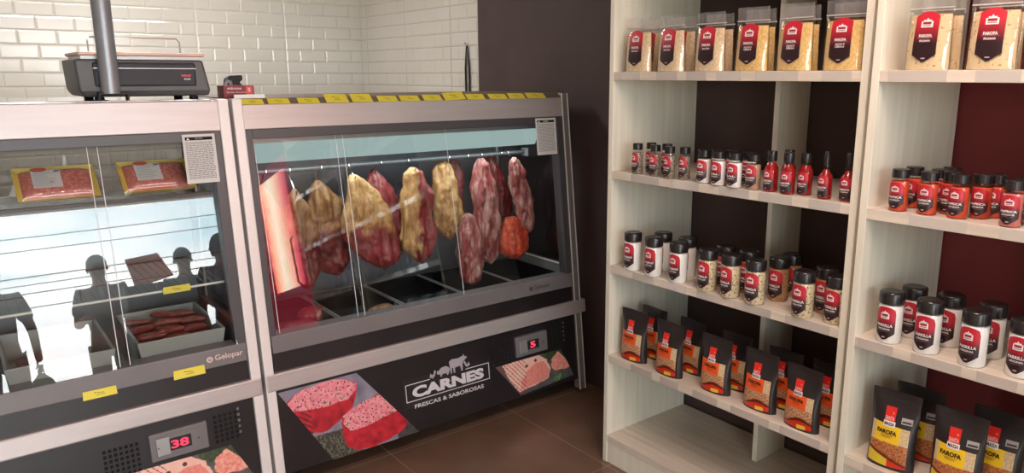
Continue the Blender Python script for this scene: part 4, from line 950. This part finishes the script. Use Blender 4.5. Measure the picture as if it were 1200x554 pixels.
putp(farofa_bag('ALHO E/CEBOLA', FM[1], .124, .197), [(2.052, 1.500, 'clear bag of golden farofa, left one of three', .03, 0), (2.050, 1.343, 'clear bag of golden farofa, middle one of three', -.02, 0), (2.052, 1.186, 'clear bag of golden farofa beside the right upright', .05, 0),
    (2.140, 1.535, 'golden farofa bag behind the left golden one', 0, 0), (2.140, 1.378, 'golden farofa bag behind the middle golden one', 0, 0), (2.140, 1.215, 'golden farofa bag behind the right golden one', 0, 0)], SH[0], 'bags of golden farofa')
putp(farofa_bag('PICANHA', FM[2], .118, .197), [(2.030, .936, 'clear bag of herb-flecked farofa, left one on the right unit', .0, 0), (2.030, .782, 'clear bag of herb-flecked farofa, middle one on the right unit', .03, 0), (2.030, .628, 'clear bag of herb-flecked farofa at the right edge of the photo', 0, 0),
    (2.115, .945, 'farofa bag behind the left one on the right unit', 0, 0), (2.115, .800, 'farofa bag behind the middle one on the right unit', 0, 0), (2.115, .650, 'farofa bag behind the one at the right edge of the photo', 0, 0)], SH[0], 'bags of herb-flecked farofa')

# ---------------------------------------------------------------- seen only as reflections in the case glass
M['sign_red'] = emit('red_backlit_acrylic', (.80, .07, .12, 1), 1.7)
M['sign_hot'] = emit('white_backlit_strip', (1, .74, .52, 1), 11)
t = thing('lit_cabinet', 'tall red backlit cabinet with a glowing window beside the shelves', 'cabinet', (2.31, -.52, 0))
MB().box(-.19, .19, -.68, .68, .08, 2.06).build('red_body', M['sign_red'], t, bevel=.01)
tn = M['sign_hot'].node_tree; em = [n for n in tn.nodes if n.type == 'EMISSION'][0]; tcx = N(tn, 'ShaderNodeTexCoord'); sx = N(tn, 'ShaderNodeSeparateXYZ'); mr = N(tn, 'ShaderNodeMapRange')
mr.inputs['From Min'].default_value = -.42; mr.inputs['From Max'].default_value = .30; cr = N(tn, 'ShaderNodeValToRGB'); el = cr.color_ramp.elements
el[0].position = 0; el[0].color = (.9, .10, .10, 1); el[1].position = 1; el[1].color = (.5, .04, .08, 1)
for p_, c_ in ((.18, (1, .55, .34, 1)), (.42, (1, .86, .66, 1)), (.62, (1, .60, .42, 1)), (.82, (.9, .22, .20, 1))): q_ = el.new(p_); q_.color = c_
tn.links.new(tcx.outputs['Object'], sx.inputs[0]); tn.links.new(sx.outputs['Y'], mr.inputs['Value']); tn.links.new(mr.outputs[0], cr.inputs[0]); tn.links.new(cr.outputs[0], em.inputs['Color'])
MB().box(-.196, -.186, -.42, .30, 1.0, 1.95).build('bright_window', M['sign_hot'], t)
MB().box(-.185, .185, -.67, .67, 0, .08).build('base', M['blackmat'], t)
m = MB(); m.tube([(-.20, .24, 1.0), (-.225, .24, 1.03), (-.225, .24, 1.37), (-.20, .24, 1.4)], .008, 8); m.build('handle', M['alu'], t, smooth=True)
t = thing('display_stand', 'black stand topped with a slanted sausage photo, facing the left case', 'stand', (1.27, -1.15, 0))
MB().box(-.29, .26, -.14, .14, .06, 1.27).build('cabinet', M['blackmat'], t, bevel=.006)
MB().box(-.27, .24, -.12, .12, 0, .06).build('plinth', M['darkframe'], t)
q4 = [(-.21, 1.25), (.08, 1.31), (-.01, 1.51), (-.25, 1.49)]
m = MB(); m.add([(x, y, z) for y in (.10, .112) for x, z in q4], [(0, 1, 2, 3), (7, 6, 5, 4), (0, 4, 5, 1), (1, 5, 6, 2), (2, 6, 7, 3), (3, 7, 4, 0)]); m.build('photo_board', M['blackmat'], t)
def sp(u, v):
    n = math.sin(v * 40 + 4 * math.sin(u * 5) + 3 * noise.noise(Vector((u * 4, v * 4, 0)))); return S(206 + 24 * n, 132 + 34 * n, 112 + 28 * n)
def fq(u, v, l):
    x = (q4[0][0] * (1 - u) + q4[1][0] * u) * (1 - v) + (q4[3][0] * (1 - u) + q4[2][0] * u) * v; z = (q4[0][1] * (1 - u) + q4[1][1] * u) * (1 - v) + (q4[3][1] * (1 - u) + q4[2][1] * u) * v
    return (x, .1130, z)
Decal(fq).grid(0, 1, 0, 1, sp, 40, 40).build('sausage_photo', M['print'], t)

def person(label, x, y, h, cloth, trou, hair, skin, rz=0, pose=0, long_hair=False):
    """skinned body; faces -Y locally"""
    t = thing('person', label, 'person', (x, y, 0), rz); s = h / 1.72
    def sk(name, verts, edges, radii, m, lv=2):
        bm = bmesh.new(); L = bm.verts.layers.skin.verify(); V = [bm.verts.new(Vector(v) * s) for v in verts]
        for a, b in edges: bm.edges.new((V[a], V[b]))
        for v, r in zip(V, radii):
            rr = r if isinstance(r, tuple) else (r, r); v[L].radius = (rr[0] * s, rr[1] * s)
        V[0][L].use_root = True
        me = bpy.data.meshes.new(name); bm.to_mesh(me); bm.free(); me.materials.append(m)
        o = bpy.data.objects.new(name, me); C.objects.link(o); o.parent = t
        o.modifiers.new('skin', 'SKIN').use_smooth_shade = True; o.modifiers.new('sub', 'SUBSURF').levels = lv; o.modifiers['sub'].render_levels = lv
        return o
    if pose == 1: LH, RH = (.22, -.02, 1.10), (.16, -.26, 1.22)           # forearm raised, holding a phone
    else: LH, RH = (-.27, -.02, .84), (.27, -.02, .84)
    lh, rh = (Vector((-.26, -.03, .82)), Vector((.27, -.04, .82))) if pose != 1 else (Vector((-.10, -.24, 1.16)), Vector((.10, -.24, 1.16)))
    le, re = (Vector((-.25, .01, 1.10)), Vector((.25, .01, 1.10))) if pose != 1 else (Vector((-.23, .0, 1.10)), Vector((.23, .0, 1.10)))
    verts = [(0, 0, .95), (0, 0, 1.12), (0, .01, 1.32), (0, 0, 1.44), (0, -.01, 1.52), (0, -.015, 1.60), (0, -.01, 1.68), (-.17, .01, 1.40), tuple(le), tuple(lh), (.17, .01, 1.40), tuple(re), tuple(rh),
             (-.09, 0, .88), (-.10, -.01, .48), (-.11, .02, .08), (-.12, -.14, .03), (.09, 0, .88), (.10, -.01, .48), (.11, .02, .08), (.12, -.14, .03)]
    edges = [(0, 1), (1, 2), (2, 3), (3, 4), (4, 5), (5, 6), (2, 7), (7, 8), (8, 9), (2, 10), (10, 11), (11, 12), (0, 13), (13, 14), (14, 15), (15, 16), (0, 17), (17, 18), (18, 19), (19, 20)]
    radii = [(.14, .10), (.125, .09), (.13, .10), (.055, .055), (.055, .06), (.075, .09), (.06, .075), .052, .040, .028, .052, .040, .028, .085, .055, .038, .035, .085, .055, .038, .035]
    sk('body', verts, edges, radii, skin)
    sk('shirt', [(0, 0, .93), (0, 0, 1.12), (0, .01, 1.30), (0, .005, 1.41), (-.175, .01, 1.395), tuple(Vector((-.175, .01, 1.395)).lerp(le, .75)), (.175, .01, 1.395), tuple(Vector((.175, .01, 1.395)).lerp(re, .75))],
       [(0, 1), (1, 2), (2, 3), (2, 4), (4, 5), (2, 6), (6, 7)], [(.165, .125), (.15, .115), (.155, .125), (.09, .08), .072, .065, .072, .065], cloth)
    sk('trousers', [(0, 0, .96), (-.095, 0, .86), (-.105, -.01, .48), (-.11, .02, .12), (.095, 0, .86), (.105, -.01, .48), (.11, .02, .12)], [(0, 1), (1, 2), (2, 3), (0, 4), (4, 5), (5, 6)], [(.155, .12), .105, .075, .06, .105, .075, .06], trou)
    # hair cap, nose, ears
    mb = MB(); NZ, NA = 12, 20
    for j in range(NZ + 1):
        ph = math.pi * .62 * j / NZ
        for i in range(NA):
            a = 2 * math.pi * i / NA; drop = 1 + (.55 if (math.sin(a) > -.2) else 0) * (j / NZ) * (1.7 if long_hair else .35)
            mb.v.append(tuple(Vector((math.sin(ph) * math.cos(a) * .086, math.sin(ph) * math.sin(a) * .104, math.cos(ph) * .100 * (drop if math.cos(ph) < .2 else 1) - (.02 * drop * j / NZ if long_hair else 0))) * s)); mb.c.append(None)
    mb.f = [(j * NA + i, (j + 1) * NA + i, (j + 1) * NA + (i + 1) % NA, j * NA + (i + 1) % NA) for j in range(NZ) for i in range(NA)]
    mb.build('hair', hair, t, smooth=True, loc=(0, .004 * s, 1.645 * s))
    MB().tube([(0, -.085 * s, 1.625 * s), (0, -.112 * s, 1.595 * s), (0, -.09 * s, 1.585 * s)], [.006, .011, .007], 8).build('nose', skin, t, smooth=True)
    for q in (-1, 1): MB().tube([(q * .078 * s, .0, 1.625 * s), (q * .088 * s, .005, 1.605 * s), (q * .076 * s, 0, 1.58 * s)], [.007, .011, .006], 8).build('ear', skin, t, smooth=True)
    for q in (-1, 1):
        hp = (lh if q < 0 else rh)
        for k in range(5):
            off = Vector(((k - 1.5) * .018 * .3, (k - 1.5) * .018, 0)) if k < 4 else Vector((-q * .02, -.03, .03))
            b0 = hp + off + Vector((0, 0, -.04)); L_ = (.06, .07, .068, .055, .045)[k]
            dr = Vector((-q * .1, 0, -1)) if pose != 1 else Vector((-q * .4, -.6, .5)); dr.normalize()
            MB().tube([tuple((b0 - dr * .02) * s), tuple((b0 + dr * L_ * .5) * s), tuple((b0 + dr * L_ + Vector((-q * .012, 0, .004))) * s)], [.009, .0085, .006], 7).build('finger', skin, t, smooth=True)
    return t
SK1 = mat('skin_light', S(196, 148, 122), .5); SK2 = mat('skin_brown', S(140, 92, 68), .5)
HB = mat('black_hair', S(26, 22, 22), .5)
person('person in a dark tee shirt and trousers carrying a green shopping bag', .16, -2.45, 1.80, mat('navy_cloth', S(84, 92, 102), .8), mat('dark_trousers', S(120, 114, 112), .8), HB, SK2, math.pi)
person('person in a grey tee shirt looking down, at the shop doorway', 1.0, -2.5, 1.74, mat('grey_cloth', S(130, 128, 130), .8), mat('pale_trousers', S(150, 150, 146), .8), HB, SK1, math.pi + .3, 1)
person('person in dark clothes with thick black hair, standing nearest the shelves', 1.83, -1.38, 1.64, mat('black_cloth', S(62, 60, 66), .8), mat('black_trousers', S(30, 30, 34), .8), HB, SK2, math.pi, 0, True)
person('person behind the others with a reddish face, holding up both hands', 1.74, -2.45, 1.70, mat('brown_cloth', S(70, 56, 60), .8), mat('brown_trousers', S(60, 54, 54), .8), HB, SK1, math.pi, 1)
# green bag
t = thing('shopping_bag', 'thin green plastic shopping bag hanging from a hand', 'bag', (.427, -2.41, .40))
mb = MB(); NZ, NA = 12, 18
for j in range(NZ + 1):
    v = j / NZ; r = .09 * (math.sin(math.pi * (.12 + .8 * (1 - v)))) ** .7 * (1 if v < .8 else 1 - (v - .8) * 3.2) + .006
    for i in range(NA):
        a = 2 * math.pi * i / NA; mb.v.append((r * math.cos(a) * (1 + .1 * math.sin(5 * a)), r * .6 * math.sin(a), v * .36)); mb.c.append(None)
mb.f = [(j * NA + i, j * NA + (i + 1) % NA, (j + 1) * NA + (i + 1) % NA, (j + 1) * NA + i) for j in range(NZ) for i in range(NA)] + [tuple(range(NA))[::-1]]
mb.build('sack', mat('green_plastic', S(70, 170, 120), .4), t, smooth=True)
for q in (-1, 1): MB().tube([(q * .02, 0, .34), (q * .022, 0, .39), (0, 0, .42)], .004, 6).build('handle', mat('green_plastic_handle', S(70, 170, 120), .4), t)

# street outside
struct(MB().box(-30, 40, -40, YF - .12, -.12, -.02).build('ground', noisy('sunlit_concrete', S(190, 182, 170), S(206, 198, 186), nscale=.5, rough=.9)))
tag(MB().box(-12, 16, -14.3, -14.0, -.02, .62).build('street_wall', noisy('beige_render', S(206, 186, 150), S(216, 198, 164), nscale=1, rough=.9)), 'long low beige wall on the far side of the street', 'wall')
for i, (zz, sag, yy) in enumerate(((3.0, .25, -18), (3.3, .2, -18), (3.55, .22, -18.3), (4.1, .5, -19), (4.6, .3, -19), (5.2, .4, -20))):
    pts = [(-13.8 + 31.6 * k / 20, yy, zz - sag * math.sin(math.pi * k / 20) + .06 * i * k / 20) for k in range(21)]
    tag(MB().tube(pts, .013, 5).build('overhead_cable', M['blackmat']), 'black overhead cable across the street, %s from the lowest' % ['first', 'second', 'third', 'fourth', 'fifth', 'topmost, sixth'][i], 'cable', 'street cables')
for i, x in enumerate((-14, 18)):
    tag(MB().tube([(x, -19, -.02), (x, -19, 6.2)], [.16, .11], 14).build('utility_pole', M['plaster'], None, smooth=True), ['concrete pole carrying the street cables, the nearer to the river side', 'concrete pole carrying the street cables, at their right end'][i].replace(', the nearer to the river side', ', at their left end'), 'pole')
